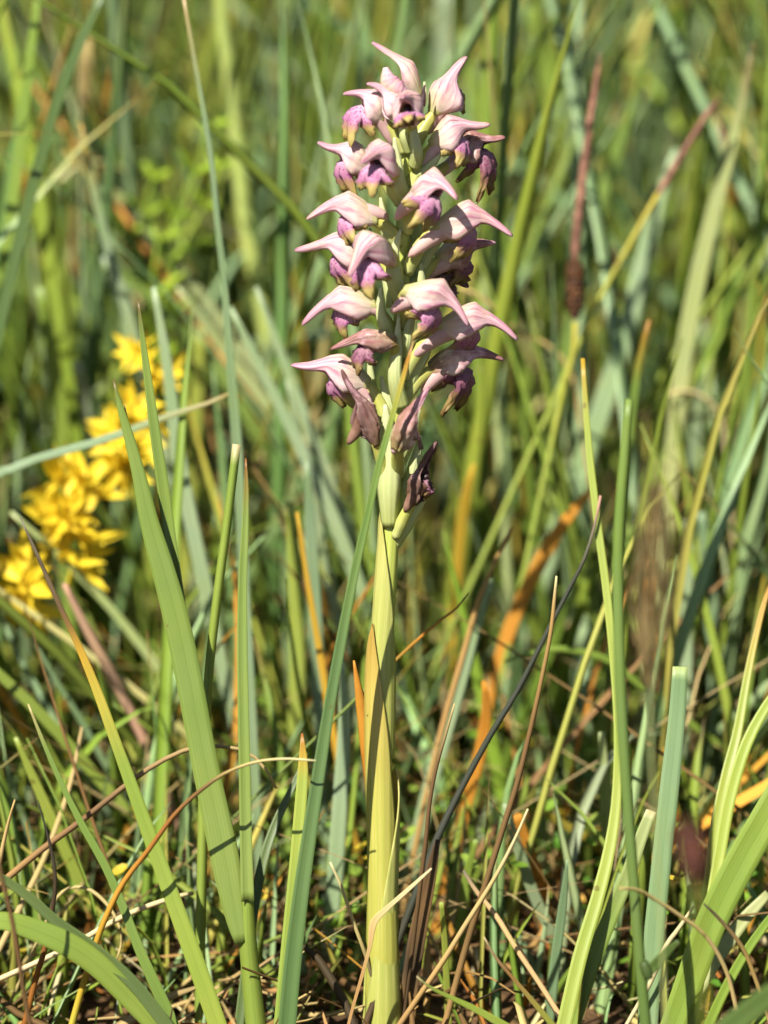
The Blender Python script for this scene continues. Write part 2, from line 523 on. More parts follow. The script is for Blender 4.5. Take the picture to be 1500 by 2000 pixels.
def sheath(name, v0, v1, a_tip, off, mat, flare=0.0, power=1.0, full=math.pi * 0.98):
    m, k = 40, 28
    vs_ = np.linspace(v0, v1, m)
    V = np.zeros((m, k, 3)); UVs = np.zeros((m, k, 2))
    for i, v in enumerate(vs_):
        t = i / (m - 1)
        c, r, u, d = stem_at(v)
        c2 = stem_at(v - 5)[0]
        tn = unit(c2 - c)
        n = -FWD - (-FWD @ tn) * tn; n = unit(n)
        s = np.cross(tn, n); s = -s if s[0] < 0 else s
        half = full * min(1.0, (max(0.0, 1 - t)) ** power * 1.25)
        half = max(half, 0.03)
        rr = r + px(off) * (1 + 0.5 * math.sin(t * 9)) + flare * t * t
        a = a_tip + np.linspace(-1, 1, k) * half
        lip = 1 + 0.02 * np.abs(np.linspace(-1, 1, k)) ** 6
        V[i] = c + rr * lip[:, None] * (np.cos(a)[:, None] * n + np.sin(a)[:, None] * s)
        UVs[i, :, 0] = (np.linspace(-1, 1, k) * half / math.pi + 1) / 2
        UVs[i, :, 1] = t
    o = mk(name, V.reshape(-1, 3), grid_faces(m, k), mat, orchid, ORI, None, UVs.reshape(-1, 2))
    md = o.modifiers.new('thickness', 'SOLIDIFY'); md.thickness = 0.00022; md.offset = 1
    return o


sheath('stem_leaf', 1480, 998, R_(-68), 2.2, M['sheath'], 0.0002, 0.8)
sheath('stem_leaf', 2128, 1217, R_(-48), 4.6, M['sheath_gold'], 0.0002, 0.75)
sheath('stem_leaf', 2128, 1500, R_(118), 8.0, M['sheath'], 0.0, 0.7)


def leaf_sheet(name, pts, widths, mat, parent, origin, normal, cup=0.35, k=7, n=22, thick=0.0002, twist=0.0, wave=0.0):
    """a small lance-shaped leaf (bract, petal): cupped sheet with thickness; pts base to tip in world space"""
    path = spline(pts, n)
    w = np.interp(np.linspace(0, 1, n), np.linspace(0, 1, len(widths)), widths)
    t, s, nn = frames(path, normal)
    q = np.linspace(-1, 1, k)
    V = np.zeros((n, k, 3)); U = np.zeros((n, k, 2))
    ph = rng.uniform(0, 6)
    for i in range(n):
        tw = twist * i / (n - 1)
        ss = s[i] * math.cos(tw) + nn[i] * math.sin(tw)
        n2 = nn[i] * math.cos(tw) - s[i] * math.sin(tw)
        V[i] = path[i] + (q * w[i])[:, None] * ss - (cup * w[i] * q ** 2)[:, None] * n2 + (wave * w[i] * q * math.sin(i * 0.9 + ph))[:, None] * n2
        U[i, :, 0] = q / 2 + .5
        U[i, :, 1] = i / (n - 1)
    o = mk(name, V.reshape(-1, 3), grid_faces(n, k), mat, parent, origin, None, U.reshape(-1, 2))
    md = o.modifiers.new('thickness', 'SOLIDIFY'); md.thickness = thick; md.offset = 0
    return o


CAMN = -FWD
# dried leaf tip standing off the stem
o = leaf_sheet('stem_leaf', [P(741, 1640, 10), P(727, 1520, 9), P(714, 1430, 7), P(701, 1350, 5), P(691, 1290, 4)], [px(12), px(16), px(15), px(10), px(1)], M['rust'], orchid, ORI, CAMN, 0.5)
tag(o, 'dried orange leaf tip beside the stem')

# bracts: base to tip pixels, depth offset in front of the stem, widths px
BR = [
    ([(758, 1030), (756, 960), (757, 890), (752, 790)], -3, [14, 23, 22, 2]),
    ([(786, 600), (768, 545), (768, 495), (783, 448)], -4, [15, 15, 11, 1]),
    ([(783, 800), (770, 740), (774, 680), (779, 615)], -4, [16, 14, 10, 1]),
    ([(768, 672), (752, 640), (742, 605), (744, 560)], -3, [14, 13, 9, 1]),
    ([(772, 485), (754, 455), (748, 425), (743, 386)], -2, [13, 11, 8, 1]),
    ([(810, 600), (824, 575), (824, 545), (822, 514)], -1, [10, 10, 7, 1]),
    ([(800, 400), (782, 370), (775, 330), (770, 268)], -4, [14, 13, 10, 1]),
    ([(806, 330), (812, 300), (808, 265), (800, 230)], -4, [12, 12, 8, 1]),
    ([(748, 905), (738, 860), (729, 815), (717, 780)], -3, [11, 11, 9, 2]),
    ([(760, 850), (758, 800), (752, 770), (745, 735)], -1, [13, 12, 10, 2]),
    ([(768, 1072), (788, 1040), (808, 1000), (838, 955)], -1, [7, 12, 13, 2]),
    ([(775, 1000), (790, 960), (806, 930), (822, 850)], 0, [14, 15, 12, 2]),
    ([(780, 905), (795, 870), (806, 840), (820, 800)], -2, [14, 14, 10, 1]),
    ([(800, 760), (812, 720), (830, 690), (842, 660)], -1, [13, 15, 12, 2]),
    ([(790, 700), (797, 670), (800, 640), (812, 600)], -3, [12, 12, 8, 1]),
    ([(795, 590), (815, 550), (835, 500), (862, 470)], 1, [15, 17, 12, 2]),
    ([(800, 480), (815, 460), (830, 430), (848, 390)], 1, [12, 12, 9, 1]),
    ([(735, 800), (727, 760), (722, 715), (725, 690)], 2, [9, 9, 6, 1]),
    ([(735, 500), (728, 480), (724, 455), (722, 445)], 2, [8, 7, 4, 1]),
    ([(800, 300), (790, 270), (785, 245), (783, 215)], -3, [10, 10, 7, 1]),
    ([(816, 215), (826, 200), (830, 180), (829, 160)], -2, [7, 6, 4, 1]),
    ([(808, 350), (822, 340), (840, 325), (862, 300)], -2, [9, 9, 7, 1]),
    ([(765, 600), (757, 560), (752, 530), (752, 500)], 0, [11, 10, 8, 1]),
]
for pts, dz, ws in BR:
    pp = [P(u, v, stem_at(v)[3] + dz * (0.6 if i == 0 else 1.0)) for i, (u, v) in enumerate(pts)]
    leaf_sheet('bract', pp, [px(w) for w in ws], M['bract'], orchid, ORI, CAMN + 0.25 * RT * (1 if pts[-1][0] > pts[0][0] else -1), 0.55, thick=0.00025)

SEP_T = np.array([0, .08, .18, .3, .42, .5, .58, .68, .8, .9, .96, 1.0])
SEP_A = np.array([.34, .46, .62, .74, .74, .62, .48, .37, .28, .20, .13, .03])     # above the spine
SEP_B = np.array([.34, .66, 1.30, 1.90, 1.78, 1.22, .60, .31, .22, .16, .10, .03])  # below
SEP_W = np.array([.34, .50, .80, 1.02, 1.0, .80, .55, .38, .28, .19, .12, .03])


def flower(node_v, base, tip, hump=1.0, size=1.0, lip=None, spur=None, state='fresh', roll=0.0, bend=0.0, opened=False, label=None, fat=1.0, node_side=None):
    """base, tip, lip, spur: (u, v, d) with d measured from the stem's plane"""
    S = 1e-3 * size
    sd_ = lambda q: P(q[0], q[1], stem_at(q[1])[3] + q[2])
    B, T = sd_(base), sd_(tip)
    L = np.linalg.norm(T - B)
    x = unit(T - B)
    up0 = UP - (UP @ x) * x
    if np.linalg.norm(up0) < 0.35: up0 = up0 + CAMN - (CAMN @ x) * x
    z = unit(up0)
    y = unit(np.cross(z, x))
    if roll:
        z, y = z * math.cos(roll) + y * math.sin(roll), y * math.cos(roll) - z * math.sin(roll)
    smat = {'fresh': M['sepal'], 'tired': M['sepal_tired'], 'brown': M['sepal_brown']}[state]
    n = 30
    t = np.linspace(0, 1, n)
    hm = hump * S * np.interp(t, [0, .2, .42, .6, .8, .93, 1], [0, .52, 1, .84, .40, .12, 0])
    hm = hm + bend * S * np.sin(np.pi * np.clip((t - .55) / .45, 0, 1)) * -1
    spine = B + np.outer(L * t, x) + np.outer(hm, z)
    A = np.interp(t, SEP_T, SEP_A) * 1.75 * S * fat
    Bt = np.interp(t, SEP_T, SEP_B) * 1.55 * S * fat
    W = np.interp(t, SEP_T, SEP_W) * 1.75 * S * fat
    crump = {'fresh': 0.015, 'tired': 0.04, 'brown': 0.08}[state]
    lf = rng.uniform(0, 6.28, 4); la = {'fresh': .06, 'tired': .13, 'brown': .2}[state]; lk = {'fresh': 4.3, 'tired': 7.0, 'brown': 11.0}[state]
    # ovary: the flower's own mesh, joins stem and hood
    c, r, su, sdp = stem_at(node_v)
    side = 1 if B[0] > c[0] else -1
    nd = c + RT * side * r * 0.6 + CAMN * r * (0.7 if base[2] < 0 else 0.1)
    mid = nd * 0.45 + B * 0.55 + UP * 0.0012 - x * 0.0004
    op = bez(nd, mid, B + x * 0.0006, 16)
    orad = np.interp(np.linspace(0, 1, 16), [0, .3, .75, 1], [.75, 1.0, .82, .6]) * S
    fl = add_tube('flower', op, orad, M['ovary'] if state != 'brown' else M['ovary'], orchid, ORI, k=10)
    if label: fl['label'] = label

    def sector(name, p0, p1, k, scale, front=None, cut=None, matx=smat):
        V = np.zeros((n, k, 3)); U = np.zeros((n, k, 2))
        for i in range(n):
            a0, a1 = p0(t[i]), p1(t[i])
            ph = np.linspace(a0, a1, k)
            cz = np.cos(ph); sz = np.sin(ph)
            h = np.where(cz > 0, A[i], Bt[i]) * cz * scale * (1 + .22 * np.exp(-(ph / .28) ** 2))
            w = W[i] * sz * scale
            # loose rim
            rim = np.clip((np.abs(ph) - 2.05) / 0.6, 0, 1) * (0.25 + 0.25 * math.sin(5 * t[i])) * 1.0
            w = w * (1 + rim * 0.8)
            j = 1 + crump * rng.normal(size=k) * min(1, 6 * (1 - t[i]))
            j = j * (1 + la * np.sin(t[i] * 9 + ph * 2.1 + lf[0]) + la * .7 * np.sin(ph * lk - t[i] * 5 + lf[1]))
            V[i] = spine[i] + np.outer(h * j, z) + np.outer(w * j, y)
            U[i, :, 0] = t[i]
            U[i, :, 1] = ph / (2 * math.pi) + .5
        ob = mk(name, V.reshape(-1, 3), grid_faces(n, k), matx, fl, ORI, None, U.reshape(-1, 2))
        md = ob.modifiers.new('thickness', 'SOLIDIFY'); md.thickness = 0.00022; md.offset = 0
        if state == 'brown':
            md = ob.modifiers.new('smooth', 'SMOOTH'); md.factor = 0.4; md.iterations = 1
        return ob

    lowend = lambda q: np.interp(q, [0, .3, .55, .68, .8, 1], [3.1, 2.75, 2.55, 2.7, 3.0, 3.1])
    if opened:
        lowend = lambda q: np.interp(q, [0, .25, .5, .7, .85, 1], [3.0, 2.2, 1.75, 1.9, 2.4, 3.0])
    sector('dorsal_sepal', lambda q: -0.95, lambda q: 0.95, 11, 1.06)
    sector('lateral_sepal', lambda q: 0.8, lowend, 12, 1.0)
    sector('lateral_sepal', lambda q: -0.8, lambda q: -lowend(q), 12, 1.0)

    # lip
    i0 = int(n * .36)
    O = spine[i0] - z * Bt[i0] * 0.45 + x * 0.0003
    if lip is not None:
        E = sd_(lip)
        ll = np.linalg.norm(E - O)
        ctl = O + x * ll * 0.45 + (E - O) * 0.25 + CAMN * ll * 0.12
        ns = 12
        cl = bez(O, ctl, E, ns)
        vn = unit(x * 0.5 + CAMN * 0.8 + RT * 0.0)
        tt, ss, nn = frames(cl, vn)
        s_ = np.linspace(0, 1, ns)
        VV, FF, UU = [], [], []
        for ang, ln, wd in ((0.0, 1.0, 0.80), (0.5, 0.74, 1.0), (-0.5, 0.74, 1.0)):
            k = 7
            q = np.linspace(-1, 1, k)
            prof = np.interp(s_, [0, .25, .5, .72, .9, 1], [.9, 1.35, 1.3, .95, .62, .2]) * wd * S
            sidew = np.interp(s_, [0, .25, 1], [0, .18, 1.0]) * math.sin(ang) * ll * 0.75
            back = np.interp(s_, [0, .3, 1], [0, 0, 1.0]) * abs(math.sin(ang)) * ll * 0.42
            shrink = np.interp(s_, [0, 1], [1, ln])
            pc = O + (cl - O) * shrink[:, None] + ss * sidew[:, None] - nn * back[:, None]
            serr = 1 + 0.20 * np.sin(s_ * 40 + rng.uniform(0, 6)) * (s_ > .5)
            Vb = pc[:, None, :] + (prof * serr)[:, None, None] * q[None, :, None] * ss[:, None, :] - (0.38 * prof)[:, None, None] * (q ** 2)[None, :, None] * nn[:, None, :]
            Vb += rng.normal(scale=(0.07 if state == 'fresh' else 0.13) * S, size=Vb.shape)
            FF.append(grid_faces(ns, k, False, sum(len(a) for a in VV)))
            VV.append(Vb.reshape(-1, 3))
            UU.append(np.stack(np.broadcast_arrays(s_[:, None], (q / 2 + .5)[None, :]), -1).reshape(-1, 2))
        ob = mk('lip', np.vstack(VV), np.vstack(FF), M['lip'] if state == 'fresh' else M['lip_brown'], fl, ORI, None, np.vstack(UU))
        md = ob.modifiers.new('thickness', 'SOLIDIFY'); md.thickness = 0.0002; md.offset = 0
    # spur
    if spur is not None:
        E = sd_(spur)
        ctl = O * 0.6 + E * 0.4 + (-x * 0.0008 + z * 0.0002) + UP * 0.0009
        pth = bez(O + z * 0.0004, ctl, E, 14)
        rr = np.interp(np.linspace(0, 1, 14), [0, .35, .75, .95, 1], [1.35, 1.2, .85, .5, .15]) * S
        add_tube('spur', pth, rr, M['spur'] if state != 'brown' else M['spur_brown'], fl, ORI, k=10)
    # dark throat
    if lip is None: return fl
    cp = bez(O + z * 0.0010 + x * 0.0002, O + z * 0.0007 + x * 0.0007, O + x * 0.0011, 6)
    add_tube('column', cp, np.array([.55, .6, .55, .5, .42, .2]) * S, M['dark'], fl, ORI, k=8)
    return fl


fresh_lab = None
# node_v, base, tip, ...
flower(235, (818, 190, -1), (727, 83, -2), hump=1.2, size=1.0, lip=None, spur=None, roll=0.25, fat=0.85, opened=True)
leaf = None
flower(300, (847, 224, 0), (911, 111, 0), hump=0.25, size=1.15, lip=(906, 222, 3), spur=(836, 262, 1), bend=-0.1)
flower(300, (748, 238, -2), (671, 183, -3), hump=1.8, size=1.05, lip=(686, 286, -4), spur=(768, 285, -1), bend=-.25)
flower(285, (790, 232, -4), (717, 163, -5), hump=0.9, size=0.85, bend=-.4)
flower(285, (802, 240, -5), (786, 190, -13), hump=1.5, size=1.05, lip=(800, 238, -13), fat=1.1)
flower(400, (726, 330, -1), (621, 278, -2), hump=0.8, size=1.0, lip=(699, 388, -1), spur=(755, 345, 0), bend=.4)
flower(400, (766, 322, -5), (706, 318, -13), hump=1.5, size=1.15, lip=(728, 386, -12), spur=(775, 345, -4))
flower(400, (840, 285, -1), (957, 243, -1), hump=1.3, size=1.1, lip=(893, 328, -3), spur=(814, 342, -1), bend=.25)
flower(395, (893, 312, 3), (986, 268, 3), hump=1.5, size=1.0, lip=(932, 396, 2), spur=(850, 352, 2), bend=.3, state='tired')
flower(455, (806, 380, -5), (893, 389, -11), hump=1.9, size=1.15, lip=(797, 445, -10), spur=(772, 430, -4), bend=-.3)
flower(480, (738, 432, -2), (599, 428, -2), hump=2.3, size=1.1, lip=(698, 478, -4), spur=(758, 425, -2), bend=-.2)
flower(560, (727, 512, 0), (576, 489, 0), hump=2.0, size=1.1, lip=(700, 570, 0), spur=(762, 520, 0), bend=.2)
flower(565, (758, 484, -6), (681, 540, -14), hump=2.0, size=1.25, lip=(726, 585, -12), spur=(770, 520, -5))
flower(535, (846, 448, -3), (1001, 461, -3), hump=2.3, size=1.15, lip=(880, 512, -3), spur=(798, 502, -3), bend=-.2)
flower(590, (852, 508, 3), (968, 474, 4), hump=0.6, size=1.1, lip=(880, 560, 3), spur=(806, 560, 3), state='tired')
flower(620, (842, 545, 5), (915, 560, 6), hump=0.7, size=1.1, lip=(880, 592, 5), spur=None, state='brown', label='shaded dull purple fading flower')
flower(680, (737, 600, -2), (590, 634, -2), hump=2.3, size=1.1, lip=(676, 662, -1), spur=(748, 615, -2), bend=-.2)
flower(640, (786, 568, -7), (915, 637, -8), hump=1.9, size=1.15, lip=(803, 664, -8), spur=(764, 610, -6), bend=-.3)
flower(740, (852, 640, -2), (1011, 664, -2), hump=2.2, size=1.15, lip=(850, 700, 1), spur=(806, 698, -2), bend=-.4)
flower(740, (775, 668, -5), (646, 682, -5), hump=1.2, size=0.95, lip=(700, 732, -6), spur=(700, 712, -4), state='tired', label='half withered flower with a brown hood', fat=.85)
flower(790, (838, 722, 1), (984, 703, 2), hump=1.5, size=1.15, lip=(862, 812, 1), spur=(824, 770, 1), state='tired', bend=-.25)
flower(850, (722, 752, -1), (569, 713, -1), hump=1.3, size=1.15, lip=(700, 800, 0), spur=(735, 800, -1), bend=.3)
flower(960, (735, 872, -4), (667, 722, -5), hump=0.9, size=0.9, lip=None, spur=(679, 868, -4), state='brown', label='withered brown flower hanging on the spike', fat=.85, bend=.4)
flower(930, (775, 880, -7), (838, 757, -8), hump=0.5, size=1.05, lip=(790, 848, -9), spur=(766, 886, -7), state='tired', roll=-0.9, opened=True, label='shrivelled pale pink flower with a dark slit')
flower(1050, (806, 985, -3), (853, 862, -4), hump=0.3, size=0.95, lip=(808, 975, -4), spur=(790, 1000, -3), state='brown', label='withered dark brown lowest flower', fat=.9, opened=True)
# loose petal standing by the topmost hood, and a dried speck at the top
fl0 = leaf_sheet('petal', [P(800, 188, -8), P(778, 178, -9), P(757, 160, -9), P(752, 132, -9)], [px(8), px(19), px(20), px(4)], M['sepal'], orchid, ORI, CAMN + RT * -0.4, 0.6)
leaf_sheet('dried_bract_tip', [P(824, 206, -8), P(828, 188, -8), P(827, 176, -8), P(830, 166, -8)], [px(6), px(4), px(3), px(1)], M['dark'], orchid, ORI, CAMN, 0.3)
add_tube('withered_spur', spline([P(814, 842, -2), P(819, 860, -2), P(823, 878, -2)], 8), np.linspace(px(3), px(5), 8), M['spur_brown'], orchid, ORI, k=6)

# ------------------------------------------------------------------ grass blades traced one by one
C = {k: rgb(v) for k, v in dict(
    green='#83964a', fresh='#90a44a', lime='#a5b050', deep='#5f7440', blue='#889f7c', glauc='#a4b494', pale='#b5bc86', yellow='#c2b04c',
    gold='#c79b35', orange='#cf8a35', rust='#9a5c2a', straw='#c9ab7c', pstraw='#d8c6a0', tan='#b58a5c', brown='#76543a', dbrown='#47322a', grey='#6d655c',
    plime='#c3cb7c', pink='#c79186', black='#3d3a3a', tealdk='#647b4c').items()}


def build_blade(name, pts, widths, stops, mat='blade', fold=0.35, roll=0.0, thick=0.00022, root=True, k_tip=None, twist=0.0, origin_root=True, n=None, cut=False, spread=None):
    """pts: (u, v, d) tip to base; widths in px at those points; stops: (t, colour) tip to base"""
    w3 = np.array([P(*p) for p in pts])
    wm = np.array([px(w, p[2]) for w, p in zip(widths, pts)]) * 0.5
    if root:
        ok = w3[:, 2] > 0.0005
        if not ok.all():
            i = int(np.argmin(ok))
            w3, wm = w3[:max(2, i)], wm[:max(2, i)]
        p = w3[-1]
        dr = unit(w3[-1] - w3[-2])
        dr[2] = min(dr[2], -0.2)
        h = math.hypot(dr[0], dr[1])
        if h > abs(dr[2]) * 1.6: dr[:2] *= abs(dr[2]) * 1.6 / h
        gz = float(ground_z(p[0], p[1]))
        Lr = (p[2] - gz + 0.004) / -dr[2]
        if Lr > 0.001:
            w3 = np.vstack([w3, p + dr * Lr * .5, p + dr * Lr])
            wm = np.r_[wm, wm[-1] * .95, wm[-1] * .8]
    return make_blade(name, w3, wm, stops, mat, fold, roll, thick, twist, n, cut)


def make_blade(name, w3, wm, stops, mat='blade', fold=0.35, roll=0.0, thick=0.00022, twist=0.0, n=None, cut=False, parent=None):
    n = n or max(14, min(40, len(w3) * 4))
    q = spline(np.hstack([w3, wm[:, None]]), n)
    path, w = q[:, :3], np.maximum(q[:, 3], 0.00006)
    _, s, nn = frames(path, CAMN + np.array([0, 0, .15]))
    tt = np.linspace(0, 1, n)
    a = roll + twist * tt
    s2 = s * np.cos(a)[:, None] + nn * np.sin(a)[:, None]
    n2 = nn * np.cos(a)[:, None] - s * np.sin(a)[:, None]
    qx = np.array([-1, -.55, 0, .55, 1, 1, .55, 0, -.55, -1.])
    prof = np.abs(qx) ** 1.3
    th = np.array([0, .6, 1, .6, 0, 0, -.6, -1, -.6, 0])
    ring = np.zeros((n, 10, 2))
    ring[..., 0] = w[:, None] * qx
    tk = np.minimum(thick, w * 0.5)
    ring[..., 1] = w[:, None] * fold * prof + tk[:, None] * th + np.where(th == 0, np.array([0, 0, 0, 0, .15, -.15, 0, 0, 0, -.15]) * 0 , 0)
    ring[:, 4, 1] += tk * .2; ring[:, 5, 1] -= tk * .2; ring[:, 0, 1] += tk * .2; ring[:, 9, 1] -= tk * .2
    V = loft(path, ring, s2, n2).reshape(-1, 3)
    F = grid_faces(n, 10, True)
    # end caps as quads
    e = (n - 1) * 10
    caps = []
    for b in (0, e):
        for i in range(4):
            caps.append([b + i, b + i + 1, b + 8 - i, b + 9 - i] if b else [b + i + 1, b + i, b + 9 - i, b + 8 - i])
    F = np.vstack([F, caps])
    L = np.r_[0, np.cumsum(np.linalg.norm(np.diff(path, axis=0), axis=1))]
    uv = np.stack(np.broadcast_arrays((qx / 2 + .5)[None, :], (L / 0.02)[:, None]), -1).reshape(-1, 2)
    cols = np.repeat(ramp(tt, stops), 10, axis=0)
    cols = cols * rng.normal(1, 0.03, size=(1, 3))
    return mk(name, V, F, M[mat], parent, path[-1] if parent is None else parent.location, np.clip(cols, 0, 1), uv)


def simple_stops(c, tip=None, tipt=0.06, base=None):
    st = []
    cc = C[c]
    if tip: st += [(0, C[tip]), (tipt, C[tip] * .5 + cc * .5), (tipt * 2.2, cc)]
    else: st += [(0, cc)]
    st += [(0.7, cc), (1.0, C[base] if base else cc * .9 + C['pale'] * .1)]
    return st


def B(label, pts, widths, stops, name='grass_shoot', cat='grass blade', group=None, **kw):
    if isinstance(stops, str): stops = simple_stops(stops)
    o = build_blade(name, pts, widths, stops, **kw)
    return tag(o, label, cat, group)


def D(pts, d):   # give every point the depth d, or a run from d[0] to d[1]
    if isinstance(d, (int, float)): return [(u, v, d) for u, v in pts]
    return [(u, v, d[0] + (d[1] - d[0]) * i / (len(pts) - 1)) for i, (u, v) in enumerate(pts)]


# --- the sharp plants round the orchid
# the broad-leaved grass shoot: one plant, its leaves and stem are parts
SH = P(505, 2060, 2); SH[2] = 0
shoot = empty('broad_grass_shoot', SH)
tag(shoot, 'broad-leaved green grass shoot with tall pointed leaves beside the orchid', 'grass shoot')


def part_blade(name, pts, widths, stops, root=False, **kw):
    if isinstance(stops, str): stops = simple_stops(stops)
    w3 = np.array([P(*p) for p in pts]); wm = np.array([px(w, p[2]) for w, p in zip(widths, pts)]) * .5
    if root:
        w3 = np.vstack([w3, [w3[-1][0], w3[-1][1], -0.003]]); wm = np.r_[wm, wm[-1]]
    return make_blade(name, w3, wm, stops, parent=shoot, **kw)


part_blade('leaf', D([(222, 742), (232, 785), (251, 850), (272, 930), (292, 1020), (318, 1110), (342, 1200), (368, 1320), (402, 1500), (440, 1680), (460, 1790), (470, 1842)], (-2, 0)),
           [3, 11, 20, 27, 37, 45, 50, 52, 52, 56, 40, 22], simple_stops('green', 'brown', .015), fold=0.14, n=50)
part_blade('leaf', D([(243, 790), (252, 845), (275, 930), (305, 1030), (335, 1120), (362, 1210), (385, 1330)], (-1, 3)),
           [2, 9, 14, 18, 18, 14, 8], simple_stops('green', 'straw', .03), fold=0.5, n=36)
part_blade('leaf', D([(270, 583), (276, 640), (289, 740), (304, 850), (320, 960), (336, 1080), (352, 1180), (372, 1300), (400, 1430), (450, 1640), (490, 1850)], (1, 4)),
           [2, 9, 16, 21, 24, 24, 22, 20, 20, 22, 24], simple_stops('green', 'brown', .03), fold=0.55, n=50)
part_blade('leaf', D([(480, 895), (481, 960), (478, 1050), (474, 1150), (474, 1300), (478, 1500), (481, 1650), (484, 1760)], (-2, -1)),
           [3, 10, 15, 18, 21, 23, 24, 26], simple_stops('green', 'rust', .06), fold=0.7, n=44)
part_blade('stem', D([(482, 1740), (484, 1840), (489, 1900), (498, 1990), (506, 2070)], (-1, 2)), [22, 34, 36, 40, 42], simple_stops('fresh'), root=True, fold=-0.75, n=24)
# cut stem beside it
o = B('bright green round stem cut off flat at the top, between the broad grass leaves', D([(462, 868), (446, 1000), (426, 1150), (409, 1300), (399, 1450), (396, 1600)], (3, 8)),
      [17, 17, 18, 18, 19, 20], [(0, C['pstraw']), (0.008, C['fresh']), (1, C['fresh'])], name='cut_grass_shoot', cat='grass stem', fold=-0.7, thick=0.0006)
B('long narrow dark green blade with an orange tip leaning across the orchid stem', D([(808, 665), (795, 710), (770, 800), (740, 910), (715, 1020), (690, 1130), (665, 1260), (640, 1400), (615, 1560), (590, 1730), (572, 1880), (560, 2010)], (-14, -6)),
  [2, 8, 11, 13, 15, 18, 21, 23, 27, 31, 34, 35], [(0, C['tan']), (.03, C['orange']), (.06, C['yellow']), (.12, C['green']), (.4, C['tealdk']), (1, C['tealdk'])], fold=0.6)
B('yellow-green blade with a long withered grey-brown tip before the yellow flowers', D([(40, 1010), (80, 1100), (120, 1190), (155, 1265), (190, 1350), (230, 1460), (270, 1570), (310, 1680), (350, 1790), (390, 1900), (428, 2010)], (-4, 0)),
  [3, 8, 10, 14, 18, 22, 26, 30, 33, 35, 36], [(0, C['grey']), (.17, C['brown']), (.22, C['gold']), (.3, C['yellow']), (.42, C['fresh']), (1, C['lime'])], fold=0.3)
B('slender green blade with a dry tip crossing in front of an arching orange stalk', D([(55, 1375), (85, 1450), (120, 1530), (160, 1610), (205, 1690), (240, 1770), (275, 1860), (320, 1960), (345, 2020)], (-6, -2)),
  [3, 8, 11, 14, 16, 17, 20, 24, 26], simple_stops('green', 'straw', .05), fold=0.5)
B('wide glossy green blade bending over flat near the ground litter', D([(-90, 1815), (0, 1800), (60, 1815), (130, 1845), (190, 1885), (250, 1945), (320, 2020)], (-16, -8)),
  [30, 38, 44, 48, 46, 42, 36], simple_stops('fresh'), fold=0.25, roll=0.5, twist=-0.9)
B('narrow dark green blade behind the wide flat bending blade', D([(-40, 1690), (0, 1712), (60, 1755), (110, 1800), (180, 1850), (260, 1920), (335, 2015)], (-12, -9)),
  [10, 16, 20, 22, 24, 26, 26], simple_stops('deep'), fold=0.5)
B('thin arching stalk turning from green to orange with a straw tip', D([(617, 1486), (560, 1482), (500, 1488), (440, 1510), (390, 1545), (340, 1592), (290, 1660), (240, 1725), (205, 1795), (185, 1850), (160, 1930), (138, 2010)], (-14, -4)),
  [4, 5, 6, 7, 8, 9, 10, 11, 12, 12, 13, 14], [(0, C['pstraw']), (.12, C['straw']), (.22, C['brown']), (.36, C['rust']), (.5, C['orange']), (.68, C['gold']), (.8, C['yellow']), (1, C['green'])], name='dry_stalk', cat='dry stalk', mat='dry', fold=-.5, thick=.0003)
B('thin dark brown stalk with a black bent tip near the flat bending blade', D([(73, 1563), (90, 1620), (104, 1680), (108, 1730), (101, 1780), (88, 1850), (70, 1910), (48, 2000)], (-10, -4)),
  [2, 5, 7, 8, 10, 11, 11, 12], [(0, C['black']), (.3, C['dbrown']), (.5, C['rust']), (1, C['rust'])], name='dry_stalk', cat='dry stalk', mat='dry', fold=-.5, thick=.0003)
B('pale straw stalk lying almost level across the ground litter behind the black-tipped stalk', D([(378, 1744), (330, 1756), (240, 1790), (130, 1852), (0, 1912), (-60, 1940)], (12, 4)),
  [8, 10, 11, 11, 11, 10], simple_stops('pstraw'), name='dry_stalk', cat='dry stalk', mat='dry', fold=-.5, thick=.0003)
B('long tan dry stalk arching behind the broad grass leaves', D([(540, 1540), (510, 1490), (470, 1464), (420, 1457), (370, 1462), (300, 1495), (235, 1542), (160, 1602), (80, 1660), (0, 1726), (-50, 1765)], (6, 2)),
  [5, 6, 7, 8, 9, 10, 11, 12, 13, 14, 14], [(0, C['straw']), (.3, C['brown']), (.5, C['tan']), (1, C['tan'])], name='dry_stalk', cat='dry stalk', mat='dry', fold=-.5, thick=.0003)
B('curled straw loop just above the soil beside the arching orange stalk', D([(228, 1875), (238, 1832), (222, 1785), (195, 1752), (168, 1735), (138, 1734), (112, 1752), (95, 1790)], (10, 14)),
  [4, 5, 6, 7, 7, 7, 7, 7], simple_stops('straw'), name='dry_stalk', cat='dry stalk', mat='dry', fold=-.5, thick=.0003)
B('grey-brown thin stalk hanging over the flat bending blade', D([(-10, 1640), (5, 1720), (22, 1790), (36, 1870), (46, 1935), (60, 2010)], (-30, -22)),
  [6, 8, 9, 9, 9, 9], simple_stops('brown'), name='dry_stalk', cat='dry stalk', mat='dry', fold=-.5, thick=.0003)
B('short straw tip standing beside a black-tipped stalk', D([(29, 1562), (18, 1600), (6, 1650), (-8, 1720)], (-4, 2)), [3, 6, 8, 9], simple_stops('straw'), name='dry_stalk', cat='dry stalk', mat='dry', fold=-.5)
B('straw-coloured stalk slanting up behind the black-tipped stalk', D([(160, 1420), (140, 1520), (115, 1600), (80, 1690), (40, 1770), (0, 1850)], (30, 12)), [5, 8, 10, 11, 12, 12], simple_stops('straw'), name='dry_stalk', cat='dry stalk', mat='dry', fold=-.4)
